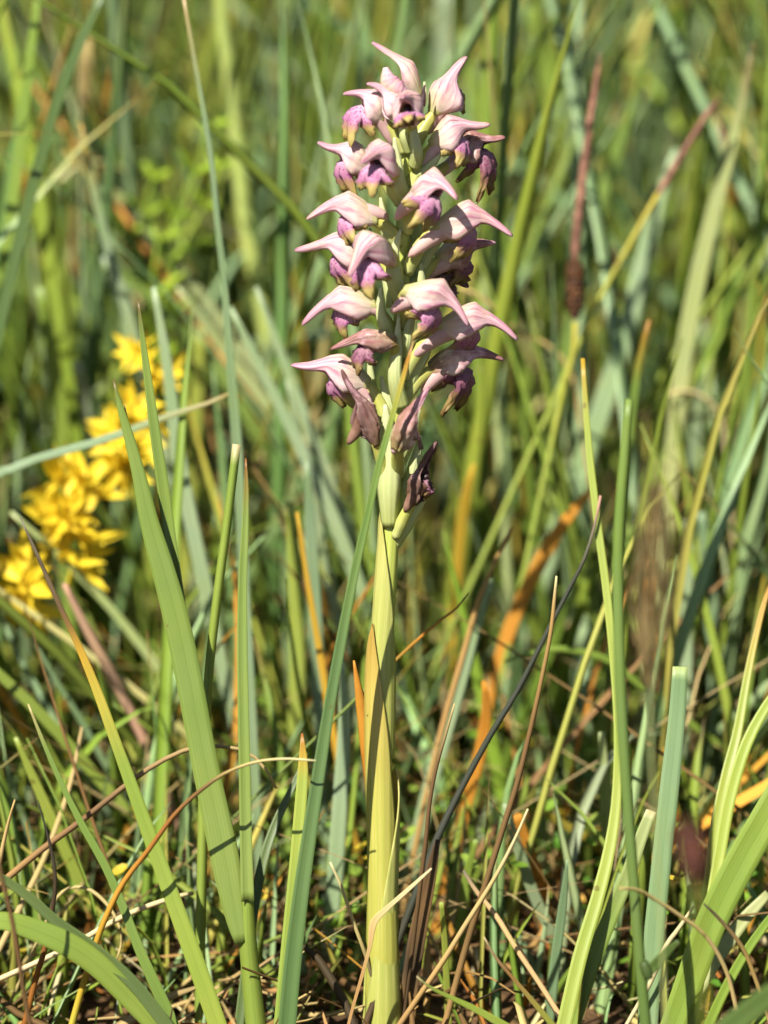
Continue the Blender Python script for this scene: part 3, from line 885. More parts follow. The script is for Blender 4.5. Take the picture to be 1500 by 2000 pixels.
# --- right of the stem
B('dark grey wiry stalk bending away behind the orchid stem', D([(1173, 968), (1162, 1025), (1142, 1090), (1112, 1150), (1060, 1252), (1010, 1350), (960, 1432), (900, 1542), (855, 1635), (830, 1700)], (12, 8)),
  [5, 6, 7, 8, 10, 11, 12, 13, 15, 16], [(0, C['pink']), (.06, C['grey']), (.12, C['black']), (.7, C['black']), (.85, C['dbrown']), (1, C['brown'])], name='dry_stalk', cat='dry stalk', mat='dry', fold=-.5, thick=.0003)
B('dark brown old leaf sheath standing close beside the foot of the orchid', D([(855, 1640), (838, 1720), (815, 1830), (800, 1930), (790, 2020)], (6, 10)), [10, 26, 34, 34, 34], [(0, C['dbrown']), (.3, C['brown']), (.55, C['dbrown']), (1, C['tan'])], name='dry_grass_shoot', cat='dry grass', mat='dry', fold=.5)
B('tall thin brown stalk with a pale pointed tip crossing before the dark wiry stalk', D([(1087, 1125), (1083, 1170), (1075, 1240), (1055, 1340), (1035, 1430), (1010, 1530), (985, 1610), (960, 1690), (938, 1760), (910, 1850), (880, 1960)], (-2, 4)),
  [4, 7, 8, 9, 10, 11, 12, 12, 13, 13, 13], [(0, C['pstraw']), (.06, C['tan']), (.3, C['brown']), (.7, C['brown']), (1, C['tan'])], name='dry_stalk', cat='dry stalk', mat='dry', fold=-.5, thick=.0003)
B('short curved dark brown stalk close to the orchid stem', D([(888, 1374), (872, 1430), (852, 1500), (839, 1570), (832, 1640), (822, 1720)], (-2, 4)), [3, 5, 7, 8, 9, 9], [(0, C['straw']), (.15, C['brown']), (1, C['dbrown'])], name='dry_stalk', cat='dry stalk', mat='dry', fold=-.5, thick=.0003)
B('pinkish straw stalk slanting down to the foot of the orchid', D([(1031, 1580), (1010, 1630), (980, 1690), (950, 1742), (910, 1805), (870, 1870), (828, 1932), (775, 2010)], (-8, -3)), [4, 6, 8, 9, 10, 11, 11, 12], [(0, C['pstraw']), (.2, C['straw']), (.6, C['tan']), (1, C['brown'])], name='dry_stalk', cat='dry stalk', mat='dry', fold=-.5, thick=.0003)
B('kinked straw blade folded across the lower orchid stem', D([(843, 1696), (800, 1735), (755, 1775), (730, 1802), (722, 1850), (706, 1910), (690, 1965), (676, 2020)], (-4, -2)), [4, 8, 10, 14, 8, 7, 6, 6], [(0, C['pstraw']), (.3, C['straw']), (.5, C['tan']), (1, C['tan'])], name='dry_grass_shoot', cat='dry grass', mat='dry', fold=.5)
B('little lime green blade with a white tip low beside the pinkish straw stalk', D([(814, 1907), (840, 1928), (880, 1948), (930, 1972), (985, 2003), (1030, 2030)], (-16, -8)), [2, 6, 9, 13, 16, 17], [(0, C['pstraw']), (.08, C['lime']), (1, C['lime'])], fold=.4)
B('thin brown stalk with a pale tip between the long dark blade and orchid foot', D([(645, 1684), (668, 1735), (690, 1800), (712, 1860), (724, 1900)], (2, 6)), [4, 7, 7, 7, 7], [(0, C['pstraw']), (.35, C['straw']), (.6, C['black']), (1, C['tan'])], name='dry_stalk', cat='dry stalk', mat='dry', fold=-.4)
B('fine olive stalk with an orange tip poking out behind the orchid stem', D([(915, 1158), (895, 1185), (860, 1212), (815, 1250), (770, 1292), (700, 1360)], (14, 20)), [2, 4, 5, 6, 6, 6], [(0, C['brown']), (.1, C['orange']), (.25, C['green']), (1, C['deep'])], name='grass_shoot', cat='grass stem', mat='fine', fold=-.4)
B('thick dark brown twig-like stalk low between the long dark blade and orchid foot', D([(590, 1848), (620, 1872), (645, 1910), (672, 1955), (695, 2010)], (8, 4)), [10, 15, 17, 17, 17], simple_stops('dbrown'), name='dry_stalk', cat='dry stalk', mat='dry', fold=-.6, thick=.0005)
B('blue-green ribbed blade cut off square at the top', D([(1328, 1302), (1322, 1400), (1306, 1550), (1290, 1700), (1275, 1850), (1264, 2010)], (4, 8)), [29, 33, 38, 38, 40, 40], [(0, C['pale']), (.012, C['blue']), (.6, C['blue']), (1, C['glauc'])], name='cut_grass_shoot', fold=.2, cut=True)
B('shorter pale green blade cut off slantwise, beside the square-cut blade', D([(1272, 1583), (1250, 1640), (1225, 1712), (1190, 1795), (1152, 1890), (1112, 2010)], (6, 8)), [20, 25, 29, 31, 34, 36], [(0, C['pstraw']), (.02, C['pale']), (.4, C['green']), (1, C['fresh'])], name='cut_grass_shoot', fold=.4, cut=True)
B('dark green upright stem with a swollen node, before the square-cut blade', D([(1232, 780), (1222, 900), (1212, 1050), (1212, 1200), (1219, 1400), (1232, 1600), (1244, 1750), (1254, 1880), (1266, 2010)], (-26, -20)), [18, 22, 24, 25, 25, 24, 24, 24, 25], [(0, C['green']), (.4, C['deep'] * .6 + C['green'] * .4), (1, C['deep'])], name='grass_shoot', cat='grass stem', roll=.5, fold=-.6, thick=.0006)
B('yellow-green slender blade running down close beside the dark noded stem', D([(1138, 700), (1148, 850), (1164, 1000), (1184, 1150), (1200, 1300), (1208, 1430), (1204, 1560), (1190, 1660), (1165, 1760), (1132, 1870), (1100, 2010)], (16, 2)), [8, 13, 15, 16, 18, 19, 20, 24, 27, 29, 30], simple_stops('lime', 'gold', .04), fold=.4)
B('wide bright green blade rising over the dry stalks beside the square-cut blade', D([(1580, 1440), (1500, 1590), (1460, 1660), (1420, 1735), (1385, 1810), (1352, 1900), (1312, 2010)], (-6, 0)), [50, 60, 62, 62, 60, 56, 50], simple_stops('fresh'), fold=.3)
B('olive blade with an orange tip bending up behind the wide bright blade', D([(1512, 1120), (1492, 1180), (1472, 1260), (1456, 1340), (1440, 1430), (1420, 1510), (1400, 1610), (1386, 1720)], (20, 8)), [4, 9, 13, 16, 19, 22, 26, 26], simple_stops('lime', 'orange', .1), fold=.5)
B('lime green blade slanting out behind the wide bright blade', D([(1530, 1330), (1490, 1390), (1455, 1460), (1425, 1560), (1405, 1670), (1390, 1760)], (12, 6)), [14, 20, 23, 24, 24, 24], 'lime', fold=.4)
B('narrow green blade in front of the foot of the wide bright blade', D([(1540, 1750), (1495, 1805), (1450, 1870), (1412, 1940), (1380, 2010)], (-10, -6)), [10, 16, 18, 19, 19], 'fresh', fold=.5)
B('blurred dark green blade lying low before the wide bright blade', D([(1600, 1900), (1520, 1935), (1460, 1978), (1390, 2035)], (-60, -50)), [40, 44, 46, 46], 'deep', fold=.3)
B('pale yellowish blade low behind the narrow green blade and the wide bright blade', D([(1500, 1745), (1450, 1800), (1400, 1870), (1350, 1950), (1320, 2020)], (14, 10)), [16, 26, 30, 30, 30], 'pale', fold=.3)
B('tan stalk with a dark bent tip before the wide bright blade', D([(1375, 1765), (1410, 1800), (1450, 1850), (1475, 1910), (1500, 1985)], (-14, -8)), [4, 7, 8, 8, 8], [(0, C['black']), (.3, C['tan']), (1, C['straw'])], name='dry_stalk', cat='dry stalk', mat='dry', fold=-.4)
B('brownish straw sliver with a dark tip low behind the little lime green blade', D([(945, 1830), (968, 1870), (1000, 1908), (1040, 1955), (1090, 2015)], (-12, -4)), [3, 6, 7, 10, 12], [(0, C['pstraw']), (.2, C['tan']), (.5, C['lime']), (1, C['green'])], fold=.3)
B('long straw stalk slanting down below the apricot dry leaf', D([(905, 1700), (930, 1740), (970, 1790), (1010, 1855), (1060, 1930), (1110, 2010)], (8, 4)), [5, 9, 10, 10, 10, 10], simple_stops('straw', 'grey', .08), name='dry_stalk', cat='dry stalk', mat='dry', fold=-.4)
B('thin straw stalk arching before the square-cut and wide bright blades', D([(1210, 1735), (1245, 1738), (1285, 1760), (1330, 1790), (1380, 1830), (1420, 1900), (1445, 2000)], (-26, -10)), [5, 7, 8, 8, 8, 8, 8], simple_stops('straw'), name='dry_stalk', cat='dry stalk', mat='dry', fold=-.4)
B('straw stalk leaning against the wide bright blade at its foot', D([(1355, 1770), (1325, 1815), (1300, 1850), (1270, 1920), (1225, 2000)], (2, 6)), [5, 9, 10, 9, 8], simple_stops('pstraw'), name='dry_stalk', cat='dry stalk', mat='dry', fold=-.4)
B('lime blade with an orange tip close beside the long dark blade', D([(590, 1432), (592, 1500), (585, 1600), (577, 1700), (563, 1850), (548, 2010)], (2, 2)), [4, 20, 24, 26, 28, 28], [(0, C['rust']), (.05, C['gold']), (.12, C['lime']), (1, C['fresh'])], fold=.4)
B('dark green narrow blade slanting behind the grass shoot', D([(600, 1470), (575, 1530), (540, 1605), (515, 1680), (495, 1780), (480, 1900)], (12, 6)), [4, 12, 17, 19, 20, 20], simple_stops('deep'), fold=.5)

# --- softer plants behind, traced from the photo
BG = [
    ('tall pale lime culm with swollen nodes standing behind the long thin blue-green blade', [(428, -60), (434, 40), (446, 130), (460, 260), (478, 420), (495, 520), (518, 640), (540, 760)], 122, [26, 27, 28, 29, 30, 30, 30, 28], 'plime', 'grass_shoot', 'grass stem', -.6),
    ('long thin blue-green blade with a straw tip reaching high behind the grass shoot', [(356, -20), (375, 90), (400, 230), (415, 330), (425, 440), (437, 540), (446, 660), (456, 780), (464, 880), (470, 1000), (478, 1150)], 34, [5, 8, 10, 11, 12, 13, 16, 19, 20, 20, 20], 'blue', 'grass_shoot', 'grass blade', .5),
    ('dark green blade sweeping sideways, crossing a bright green upright blade', [(210, -30), (150, 100), (112, 200), (80, 310), (50, 420), (20, 550), (-15, 700)], 55, [14, 20, 22, 24, 24, 24, 24], 'deep', 'grass_shoot', 'grass blade', .4),
    ('bright green upright blade crossing a dark green sweeping blade', [(80, -40), (58, 120), (42, 270), (22, 420), (0, 560), (-20, 700)], 70, [14, 20, 22, 23, 23, 23], 'fresh', 'grass_shoot', 'grass blade', .4),
    ('pale blue-green blade with a yellow tip behind the yellow flower spike', [(158, 240), (176, 340), (200, 440), (222, 520), (246, 600), (268, 680)], 75, [5, 13, 17, 20, 22, 22], 'glauc', 'grass_shoot', 'grass blade', .3),
    ('lone thin blue-green blade running nearly level over the yellow flowers with a straw tip', [(458, 764), (400, 790), (330, 812), (240, 846), (160, 872), (80, 893), (0, 926), (-60, 960)], 40, [4, 8, 12, 15, 16, 16, 16, 16], 'blue', 'grass_shoot', 'grass blade', .3),
    ('dusty pink dry stem slanting behind the withered-tipped blade', [(125, 1140), (170, 1230), (220, 1322), (262, 1405), (300, 1490), (335, 1580)], 46, [10, 18, 20, 20, 18, 18], 'pink', 'dry_stalk', 'dry stalk', -.5),
    ('long yellow-green blade slanting away behind the broad grass leaves', [(20, 1000), (110, 1080), (200, 1170), (290, 1280), (370, 1390)], 60, [8, 14, 16, 18, 18], 'pale', 'grass_shoot', 'grass blade', .3),
    ('green blade slanting down to the arching orange stalk', [(-20, 1300), (60, 1375), (130, 1450), (200, 1530), (280, 1620), (330, 1690)], 42, [18, 22, 22, 22, 22, 20], 'fresh', 'grass_shoot', 'grass blade', .3),
    ('yellowish-green blade leaning near the ground behind the black-tipped stalk', [(30, 1440), (70, 1530), (110, 1620), (150, 1710), (190, 1790)], 28, [8, 18, 22, 22, 22], 'lime', 'grass_shoot', 'grass blade', .3),
    ('thin blue-green blade slanting behind the yellow-green withered-tipped blade', [(60, 1240), (110, 1330), (160, 1410), (210, 1500), (260, 1580)], 48, [6, 10, 12, 12, 12], 'blue', 'grass_shoot', 'grass blade', .3),
    ('pale green blade broad and upright in front of the yellow flower spike', [(78, 560), (92, 640), (105, 720), (118, 800), (122, 880)], 88, [14, 24, 30, 30, 30], 'fresh', 'grass_shoot', 'grass blade', .3),
    ('glaucous stubby blade cut off behind the yellow flowers', [(150, 705), (160, 760), (170, 830), (176, 900)], 95, [22, 24, 24, 24], 'glauc', 'grass_shoot', 'grass blade', .3),
    ('glaucous long blade slanting behind the grass shoot tips', [(205, 500), (228, 570), (250, 650), (275, 740), (300, 830)], 100, [16, 24, 26, 26, 26], 'glauc', 'grass_shoot', 'grass blade', .3),
    ('glaucous broad blade emerging between the grass shoot and its cut stem', [(300, 560), (325, 700), (345, 860), (372, 1010), (400, 1140), (425, 1260)], 50, [10, 20, 26, 28, 28, 26], 'glauc', 'grass_shoot', 'grass blade', .3),
    ('pale yellow-green blade upright behind the cut green stem', [(392, 640), (385, 760), (375, 900), (365, 1040)], 95, [18, 26, 26, 24], 'lime', 'grass_shoot', 'grass blade', .3),
    ('grey-green blade of the fan behind the orchid, leaning furthest over', [(450, 600), (520, 740), (590, 880), (650, 1010), (700, 1140)], 62, [8, 20, 24, 26, 26], 'glauc', 'grass_shoot', 'grass blade', .3),
    ('more upright grey-green blade of the fan behind the orchid', [(500, 560), (560, 720), (620, 880), (665, 1000), (705, 1120)], 70, [8, 18, 22, 24, 24], 'glauc', 'grass_shoot', 'grass blade', .3),
    ('thin grey-green fan blade close behind the long dark blade', [(560, 740), (590, 880), (620, 1020), (650, 1160), (672, 1280)], 66, [6, 14, 18, 20, 20], 'glauc', 'grass_shoot', 'grass blade', .3),
    ('teal upright blade standing behind the long dark blade', [(600, 900), (606, 1020), (615, 1180), (622, 1350), (628, 1480)], 45, [8, 22, 26, 26, 26], 'blue', 'grass_shoot', 'grass blade', .3),
    ('vivid yellow-lime blade behind the long dark blade', [(566, 980), (574, 1080), (580, 1200), (580, 1340), (574, 1450)], 58, [14, 26, 30, 30, 28], 'lime', 'grass_shoot', 'grass blade', .2),
    ('pale mint blade behind the foot of the orchid', [(668, 1290), (672, 1420), (665, 1560), (655, 1700), (645, 1820)], 30, [8, 24, 30, 32, 30], 'glauc', 'grass_shoot', 'grass blade', .25),
    ('yellow-edged blade slanting down towards the orchid foot behind the long dark blade', [(580, 1000), (600, 1130), (622, 1260), (645, 1400), (668, 1520)], 40, [5, 10, 13, 14, 14], 'gold', 'grass_shoot', 'grass blade', .4),
    ('lime-yellow leaf tip glowing behind the withered brown flower', [(573, 735), (578, 800), (574, 860), (566, 920)], 90, [16, 34, 30, 20], 'lime', 'grass_shoot', 'grass blade', .2),
    ('pale slim upright stem standing behind the lowest flowers of the orchid', [(930, 360), (942, 520), (958, 680), (972, 840), (985, 1000), (992, 1120)], 85, [10, 15, 17, 18, 18, 18], 'pale', 'grass_shoot', 'grass stem', -.4),
    ('orange withered blade arching behind the dark wiry stalk', [(1165, 945), (1110, 1010), (1065, 1080), (1015, 1180), (982, 1270), (962, 1360)], 62, [8, 22, 28, 28, 26, 22], 'orange', 'dry_grass_shoot', 'dry grass', .25),
    ('short golden leaf tip behind the orchid beside the withered lowest flower', [(926, 905), (912, 960), (902, 1020), (896, 1090)], 70, [6, 20, 22, 20], 'gold', 'dry_grass_shoot', 'dry grass', .25),
    ('apricot dry leaf standing behind the tall thin brown stalk', [(1010, 1590), (1030, 1660), (1055, 1740), (1075, 1840)], 30, [16, 28, 30, 28], 'orange', 'dry_grass_shoot', 'dry grass', .25),
    ('orange upright dry leaf low between the dark wiry stalk and the orchid', [(945, 1330), (950, 1390), (940, 1460), (915, 1560)], 40, [8, 20, 24, 22], 'orange', 'dry_grass_shoot', 'dry grass', .25),
    ('golden yellow blade upright behind the dark wiry stalk', [(1030, 900), (1015, 1020), (1000, 1140), (985, 1260)], 110, [14, 26, 28, 26], 'yellow', 'grass_shoot', 'grass blade', .25),
    ('yellow-green broad blade upright behind the orange arching blade', [(905, 960), (898, 1080), (890, 1190), (885, 1300)], 100, [12, 26, 28, 26], 'lime', 'grass_shoot', 'grass blade', .25),
    ('mint blade slanting up from behind the orchid foot beside a dusty brown stalk', [(960, 1130), (925, 1250), (890, 1370), (850, 1500), (815, 1640)], 42, [8, 22, 28, 30, 30], 'glauc', 'grass_shoot', 'grass blade', .25),
    ('dusty brown stalk leaning beside the mint blade', [(1000, 1030), (940, 1160), (905, 1280), (870, 1400), (840, 1520), (815, 1640)], 38, [8, 11, 12, 12, 12, 12], 'tan', 'dry_stalk', 'dry stalk', -.4),
    ('long pale glaucous blade leaning close behind the leaning sedge', [(1320, 290), (1280, 420), (1235, 600), (1195, 740), (1150, 870), (1110, 980)], 92, [12, 30, 38, 40, 40, 38], 'glauc', 'grass_shoot', 'grass blade', .25),
    ('tall yellowish blade with a brown tip beside the drooping sedge', [(1472, 85), (1455, 170), (1425, 300), (1390, 430), (1360, 560), (1335, 700), (1318, 850)], 80, [6, 16, 24, 30, 34, 34, 32], 'pale', 'grass_shoot', 'grass blade', .3),
    ('slender green stem rising high behind the sedge spikes', [(1292, -40), (1265, 90), (1240, 190), (1205, 300), (1170, 410), (1140, 540)], 110, [9, 11, 13, 22, 30, 30], 'green', 'grass_shoot', 'grass stem', .2),
    ('green thin blade with an orange tip in front of the brown bristly spike', [(1268, 625), (1250, 700), (1235, 800), (1225, 900), (1215, 1010)], 55, [5, 12, 16, 18, 18], 'green', 'grass_shoot', 'grass blade', .35),
    ('pale mint blade standing directly behind the square-cut blade', [(1345, 1015), (1342, 1120), (1340, 1280), (1345, 1430), (1350, 1560)], 62, [20, 24, 26, 28, 28], 'glauc', 'cut_grass_shoot', 'grass blade', .2),
    ('teal-green blade beside the pale mint blade behind the square-cut blade', [(1370, 1000), (1382, 1120), (1395, 1250), (1402, 1380), (1400, 1480)], 75, [14, 28, 32, 32, 28], 'blue', 'grass_shoot', 'grass blade', .2),
    ('glaucous upright blade behind the hooked straw curl', [(1375, 700), (1362, 820), (1352, 940), (1345, 1040)], 110, [10, 22, 26, 26], 'glauc', 'grass_shoot', 'grass blade', .2),
    ('pale straw curl hooked over above the level dark twig', [(1305, 770), (1335, 763), (1370, 772), (1400, 800), (1415, 840), (1420, 900)], 85, [8, 9, 9, 9, 8, 8], 'pstraw', 'dry_stalk', 'dry stalk', -.4),
    ('dark dry twig lying nearly level behind the hooked straw curl', [(1195, 803), (1260, 812), (1340, 815), (1430, 808), (1510, 785)], 100, [7, 9, 9, 9, 9], 'dbrown', 'dry_stalk', 'dry stalk', -.4),
    ('thin tan stalk slanting behind the orchid towards the sedge', [(895, 560), (950, 585), (1000, 640), (1080, 680), (1120, 740), (1135, 830)], 75, [6, 8, 8, 8, 8, 8], 'straw', 'dry_stalk', 'dry stalk', -.4),
    ('pale green upright blade standing beyond the topmost flowers', [(905, 60), (925, 180), (950, 320), (975, 470), (1000, 620)], 150, [16, 26, 30, 32, 32], 'fresh', 'grass_shoot', 'grass blade', .25),
    ('grey-green blade straight behind the topmost flowers', [(868, -30), (866, 120), (862, 280), (860, 420)], 190, [22, 30, 32, 32], 'glauc', 'grass_shoot', 'grass blade', .25),
    ('wide pale green blade slanting between the topmost flowers and the sedges', [(1030, -30), (1060, 110), (1095, 250), (1125, 400)], 160, [18, 30, 36, 36], 'fresh', 'grass_shoot', 'grass blade', .25),
    ('olive blade with a dry buff tip slanting above the topmost flower', [(640, -20), (690, 40), (735, 90), (790, 160)], 240, [16, 22, 24, 24], 'pale', 'grass_shoot', 'grass blade', .2),
    ('straw-coloured dead leaf upright beside the dark green sweeping blade', [(172, 75), (168, 120), (162, 180), (158, 240)], 120, [12, 24, 22, 14], 'straw', 'dry_grass_shoot', 'dry grass', .3),
    ('yellow-tipped blade slanting past the feathery lime herb', [(112, 282), (150, 318), (200, 360), (260, 410), (320, 480), (380, 560)], 105, [6, 14, 16, 18, 20, 20], 'pale', 'grass_shoot', 'grass blade', .3),
    ('whitish stalk stub slanting under the yellow-tipped blade', [(110, 358), (140, 340), (168, 325), (205, 312)], 112, [9, 11, 11, 10], 'pstraw', 'dry_stalk', 'dry stalk', -.4),
    ('green blade bending over below the feathery lime herb', [(200, 520), (270, 560), (330, 620), (400, 690), (470, 790), (520, 880)], 100, [8, 16, 20, 22, 24, 24], 'green', 'grass_shoot', 'grass blade', .3),
    ('cream-green blade crossing under the lime herb towards the orchid', [(345, 560), (400, 630), (450, 700), (520, 790), (580, 890)], 90, [8, 18, 22, 24, 24], 'pale', 'grass_shoot', 'grass blade', .3),
    ('teal level blade behind the middle flowers', [(780, 640), (700, 648), (620, 655), (540, 662), (470, 680)], 130, [16, 20, 20, 18, 18], 'blue', 'grass_shoot', 'grass blade', .2),
    ('light green blade low behind the pinkish straw stalk', [(930, 1640), (910, 1720), (900, 1820), (890, 1920)], 26, [8, 18, 20, 20], 'fresh', 'grass_shoot', 'grass blade', .3),
    ('slim light green blade upright at the foot of the pinkish stalk', [(862, 1762), (868, 1830), (872, 1910), (876, 2000)], 6, [9, 12, 13, 14], 'lime', 'grass_shoot', 'grass blade', .3),
    ('glaucous blade with a pale tip low beside the tall thin brown stalk', [(1108, 1680), (1100, 1760), (1088, 1850), (1075, 1960)], 10, [4, 16, 20, 22], 'blue', 'grass_shoot', 'grass blade', .3),
    ('bright green level blade meeting the slender yellow-green blade', [(985, 1292), (1060, 1268), (1120, 1270), (1185, 1288), (1240, 1330)], 44, [6, 11, 12, 13, 13], 'fresh', 'grass_shoot', 'grass blade', .3),
    ('yellow dead blade slanting low beside the tall thin brown stalk', [(1060, 1585), (1100, 1610), (1150, 1640), (1190, 1680)], 40, [10, 16, 16, 14], 'yellow', 'dry_grass_shoot', 'dry grass', .3),
    ('glaucous blade slanting low before the apricot dry leaf', [(985, 1570), (1010, 1650), (1040, 1740), (1080, 1830)], 24, [8, 20, 22, 22], 'glauc', 'grass_shoot', 'grass blade', .3),
    ('pale green blade upright low behind the dark noded stem', [(1175, 1430), (1180, 1530), (1186, 1640), (1192, 1740)], 34, [12, 22, 24, 24], 'pale', 'grass_shoot', 'grass blade', .3),
]
WARM = {'orange', 'gold', 'pink', 'tan', 'straw', 'pstraw', 'dbrown', 'brown'}
tips = ['straw', 'gold', 'tan', None, 'orange', None, 'pale']
for i, (lab, pts, d, ws, c, nm, ct, fo) in enumerate(BG):
    B(lab, D(pts, (d - 3, d + 6)), ws, simple_stops(c, None if c in WARM or nm.startswith('cut') or ct == 'grass stem' else ('straw' if 'straw tip' in lab else 'gold' if 'yellow tip' in lab or 'yellow-tipped' in lab else 'orange' if 'orange tip' in lab else 'brown' if 'brown tip' in lab else None), .05),
      name=nm, cat=ct, mat='dry' if c in WARM else 'blade', fold=fo, thick=.0004 if fo < 0 else .00022)

# ------------------------------------------------------------------ sedges
def sedge(label, culm, cw, d, male, male_w, female=None, female_w=0, extra=None):
    base = np.array([P(u, v, d) for u, v in culm])
    p = base[-1]; dr = unit(base[-1] - base[-2]); dr[2] = min(dr[2], -.5); dr = unit(dr)
    base = np.vstack([base, p + dr * (p[2] + 0.003) / -dr[2]])
    root = base[-1].copy(); root[2] = 0
    e = empty('sedge', root)
    tag(e, label, 'sedge')
    pth = spline(base, 40)
    cols = ramp(np.linspace(0, 1, 40), [(0, C['yellow']), (.25, C['lime']), (1, C['green'])])
    add_tube('stem', pth, np.full(40, px(cw, d) / 2), M['fine'], e, root, cols=cols, k=8)
    if male:
        mp = spline([P(u, v, d) for u, v in male], 40)
        rr = np.interp(np.linspace(0, 1, 40), [0, .1, .5, .9, 1], [.2, .7, 1, 1, .6]) * px(male_w, d) / 2
        add_tube('male_spike', mp, rr * (1 + .12 * np.sin(np.arange(40) * 2.2)), M['male_spike'], e, root, k=10, wob=.1)
    if female:
        scale_body('female_spike', spline([P(u, v, d) for u, v in female], 14), px(female_w, d) / 2, M['spikelet'], e, root)
    for (q, w) in extra or []:
        scale_body('female_spike', spline([P(u, v, d) for u, v in q], 6), px(w, d) / 2, M['spikelet'], e, root, 4)
    return e


def scale_body(name, path, r, mat, parent, origin, rows=11, per=8, length=1.5):
    """a spikelet: rows of pointed overlapping scales round an axis"""
    VV, FF, UU, k = [], [], [], 0
    m = len(path)
    t_, s_, n_ = frames(path, (0.2, -1, 0.1))
    ax = np.linspace(0, m - 1, rows)
    for i, a in enumerate(ax):
        i0 = int(min(m - 2, a)); f = a - i0
        c = path[i0] * (1 - f) + path[i0 + 1] * f
        rr = r * np.interp(i / (rows - 1), [0, .2, .8, 1], [.55, 1, 1, .6])
        for j in range(per):
            an = 2 * math.pi * (j + .5 * (i % 2)) / per + rng.normal(0, .1)
            out = math.cos(an) * s_[i0] + math.sin(an) * n_[i0]
            sd2 = -math.sin(an) * s_[i0] + math.cos(an) * n_[i0]
            tp = -t_[i0]
            b = c + out * rr * .45
            l = r * length * rng.uniform(.8, 1.15)
            w = rr * .48
            tipp = b + tp * l + out * rr * .55
            quad = [b - sd2 * w * .5, b + sd2 * w * .5, b + tp * l * .5 + sd2 * w + out * rr * .6, b + tp * l * .5 - sd2 * w + out * rr * .6, tipp, b + tp * l * .45 + out * rr * .85]
            VV += quad
            FF += [[k, k + 1, k + 2, k + 5], [k, k + 5, k + 3, k], [k + 5, k + 2, k + 4, k + 5], [k + 5, k + 4, k + 3, k + 5]]
            UU += [[.5, .5]] * 6
            k += 6
    F = np.array(FF)
    tri = []
    for q in F:
        tri.append([q[0], q[1], q[2]])
        if q[3] != q[0] and q[3] != q[2]: tri.append([q[0], q[2], q[3]])
    # inner core so the spikelet is solid
    v, f, caps, uv = tube(path, np.full(m, r * .5), 8)
    off = len(VV)
    tri = np.vstack([tri, f[:, [0, 1, 2]] + off, f[:, [0, 2, 3]] + off, caps + off])
    return mk(name, np.vstack([VV, v]), tri, mat, parent, origin, None, np.vstack([UU, uv]), smooth=False)


sedge('sedge with a long brown upper spike above a fat dark brown lower spike', [(1124, 630), (1118, 700), (1100, 760), (1085, 830)], 11, 66,
      [(1173, 104), (1160, 190), (1148, 270), (1136, 370), (1126, 450), (1122, 530)], 17, [(1122, 520), (1122, 560), (1123, 625)], 30)
sedge('leaning sedge with a slim brown spike on a long yellow-green stem', [(1286, 378), (1245, 450), (1200, 530), (1150, 625), (1105, 730), (1060, 830), (1000, 960), (960, 1050)], 11, 72,
      [(1402, 193), (1370, 240), (1330, 305), (1286, 380)], 14, None, 0, [([(1200, 490), (1203, 510), (1200, 530)], 12)])
sedge('sedge with a drooping red-brown spike beside the tall brown-tipped blade', [(1395, 230), (1412, 270), (1420, 400), (1405, 560), (1390, 700)], 7, 105,
      [(1393, 212), (1404, 240), (1414, 275), (1420, 300)], 11)
# side branch of the noded stem is part of the picture: a dark node with a stub leaf
NB = P(1262, 1893, -22)
nd = empty('grass_offshoot', [NB[0], NB[1], 0.0])
tag(nd, 'short dark green side shoot bending from the swollen node of the dark stem', 'grass shoot')
add_tube('node', spline([P(1256, 1878, -22), P(1262, 1893, -22), P(1268, 1912, -22)], 8), np.array([8, 9.5, 10.5, 11, 11, 10.5, 9.5, 8]) * px(1), M['fine'], nd, nd.location, cols=np.tile(C['deep'] * .6, (8, 1)), k=10)
make_blade('leaf', np.array([P(1325, 1838, -26), P(1300, 1862, -24), P(1275, 1890, -22), P(1264, 1900, -22)]), np.array([px(4), px(9), px(10), px(9)]), simple_stops('deep'), parent=nd)

# ------------------------------------------------------------------ out-of-focus seed heads nearer the camera
b0 = [P(1358, 1715, -118), P(1366, 1790, -116), P(1372, 1900, -112), P(1380, 2080, -108)]
root = b0[-1].copy(); root[2] = 0
b0.append(root + np.array([0.002, 0.004, -0.002]))
e = empty('rust_seed_head', root)
tag(e, 'blurred red-brown seed head on a thin stalk before the wide bright blade', 'seed head')
add_tube('stem', spline(b0, 30), np.full(30, px(4)), M['fine'], e, root, cols=np.tile(C['lime'], (30, 1)), k=8)
scale_body('spike', spline([P(1345, 1625, -118), P(1352, 1670, -118), P(1358, 1722, -118)], 10), px(24, -118), M['spikelet_red'], e, root, 9, 8, 1.2)

# a bristly dry spike: many long awns
b0 = [P(1268, 1330, -70), P(1272, 1480, -68), P(1285, 1700, -64), P(1300, 2000, -58)]
root = b0[-1].copy(); root[2] = 0
b0.append(root + np.array([0.003, 0.006, -0.002]))
e = empty('bristly_spike', root)
tag(e, 'blurred bristly brown grass spike with long fine awns before the mint blade', 'grass spike')
add_tube('stem', spline(b0, 30), np.full(30, px(2.6)), M['fine'], e, root, cols=np.tile(C['pale'], (30, 1)), k=6)
scale_body('spike', spline([P(1262, 1180, -70), P(1264, 1250, -70), P(1268, 1340, -70)], 14), px(13, -70), M['awn'], e, root, 14, 6, 2.6)
for i in range(44):
    a0 = P(1266 + rng.normal(0, 12), 1120 + 240 * rng.random(), -70 + rng.normal(0, 1))
    q0 = proj(a0)
    a1 = P(q0[0] + rng.normal(16, 20), q0[1] - rng.uniform(150, 300), -70 + rng.normal(0, 5))
    mid = (a0 + a1) / 2 + RT * rng.normal(0, .0007)
    pth = bez(a0, mid, a1, 8)
    add_tube('awn', pth, np.linspace(px(1.6), px(.6), 8), M['awn'], e, root, k=5)

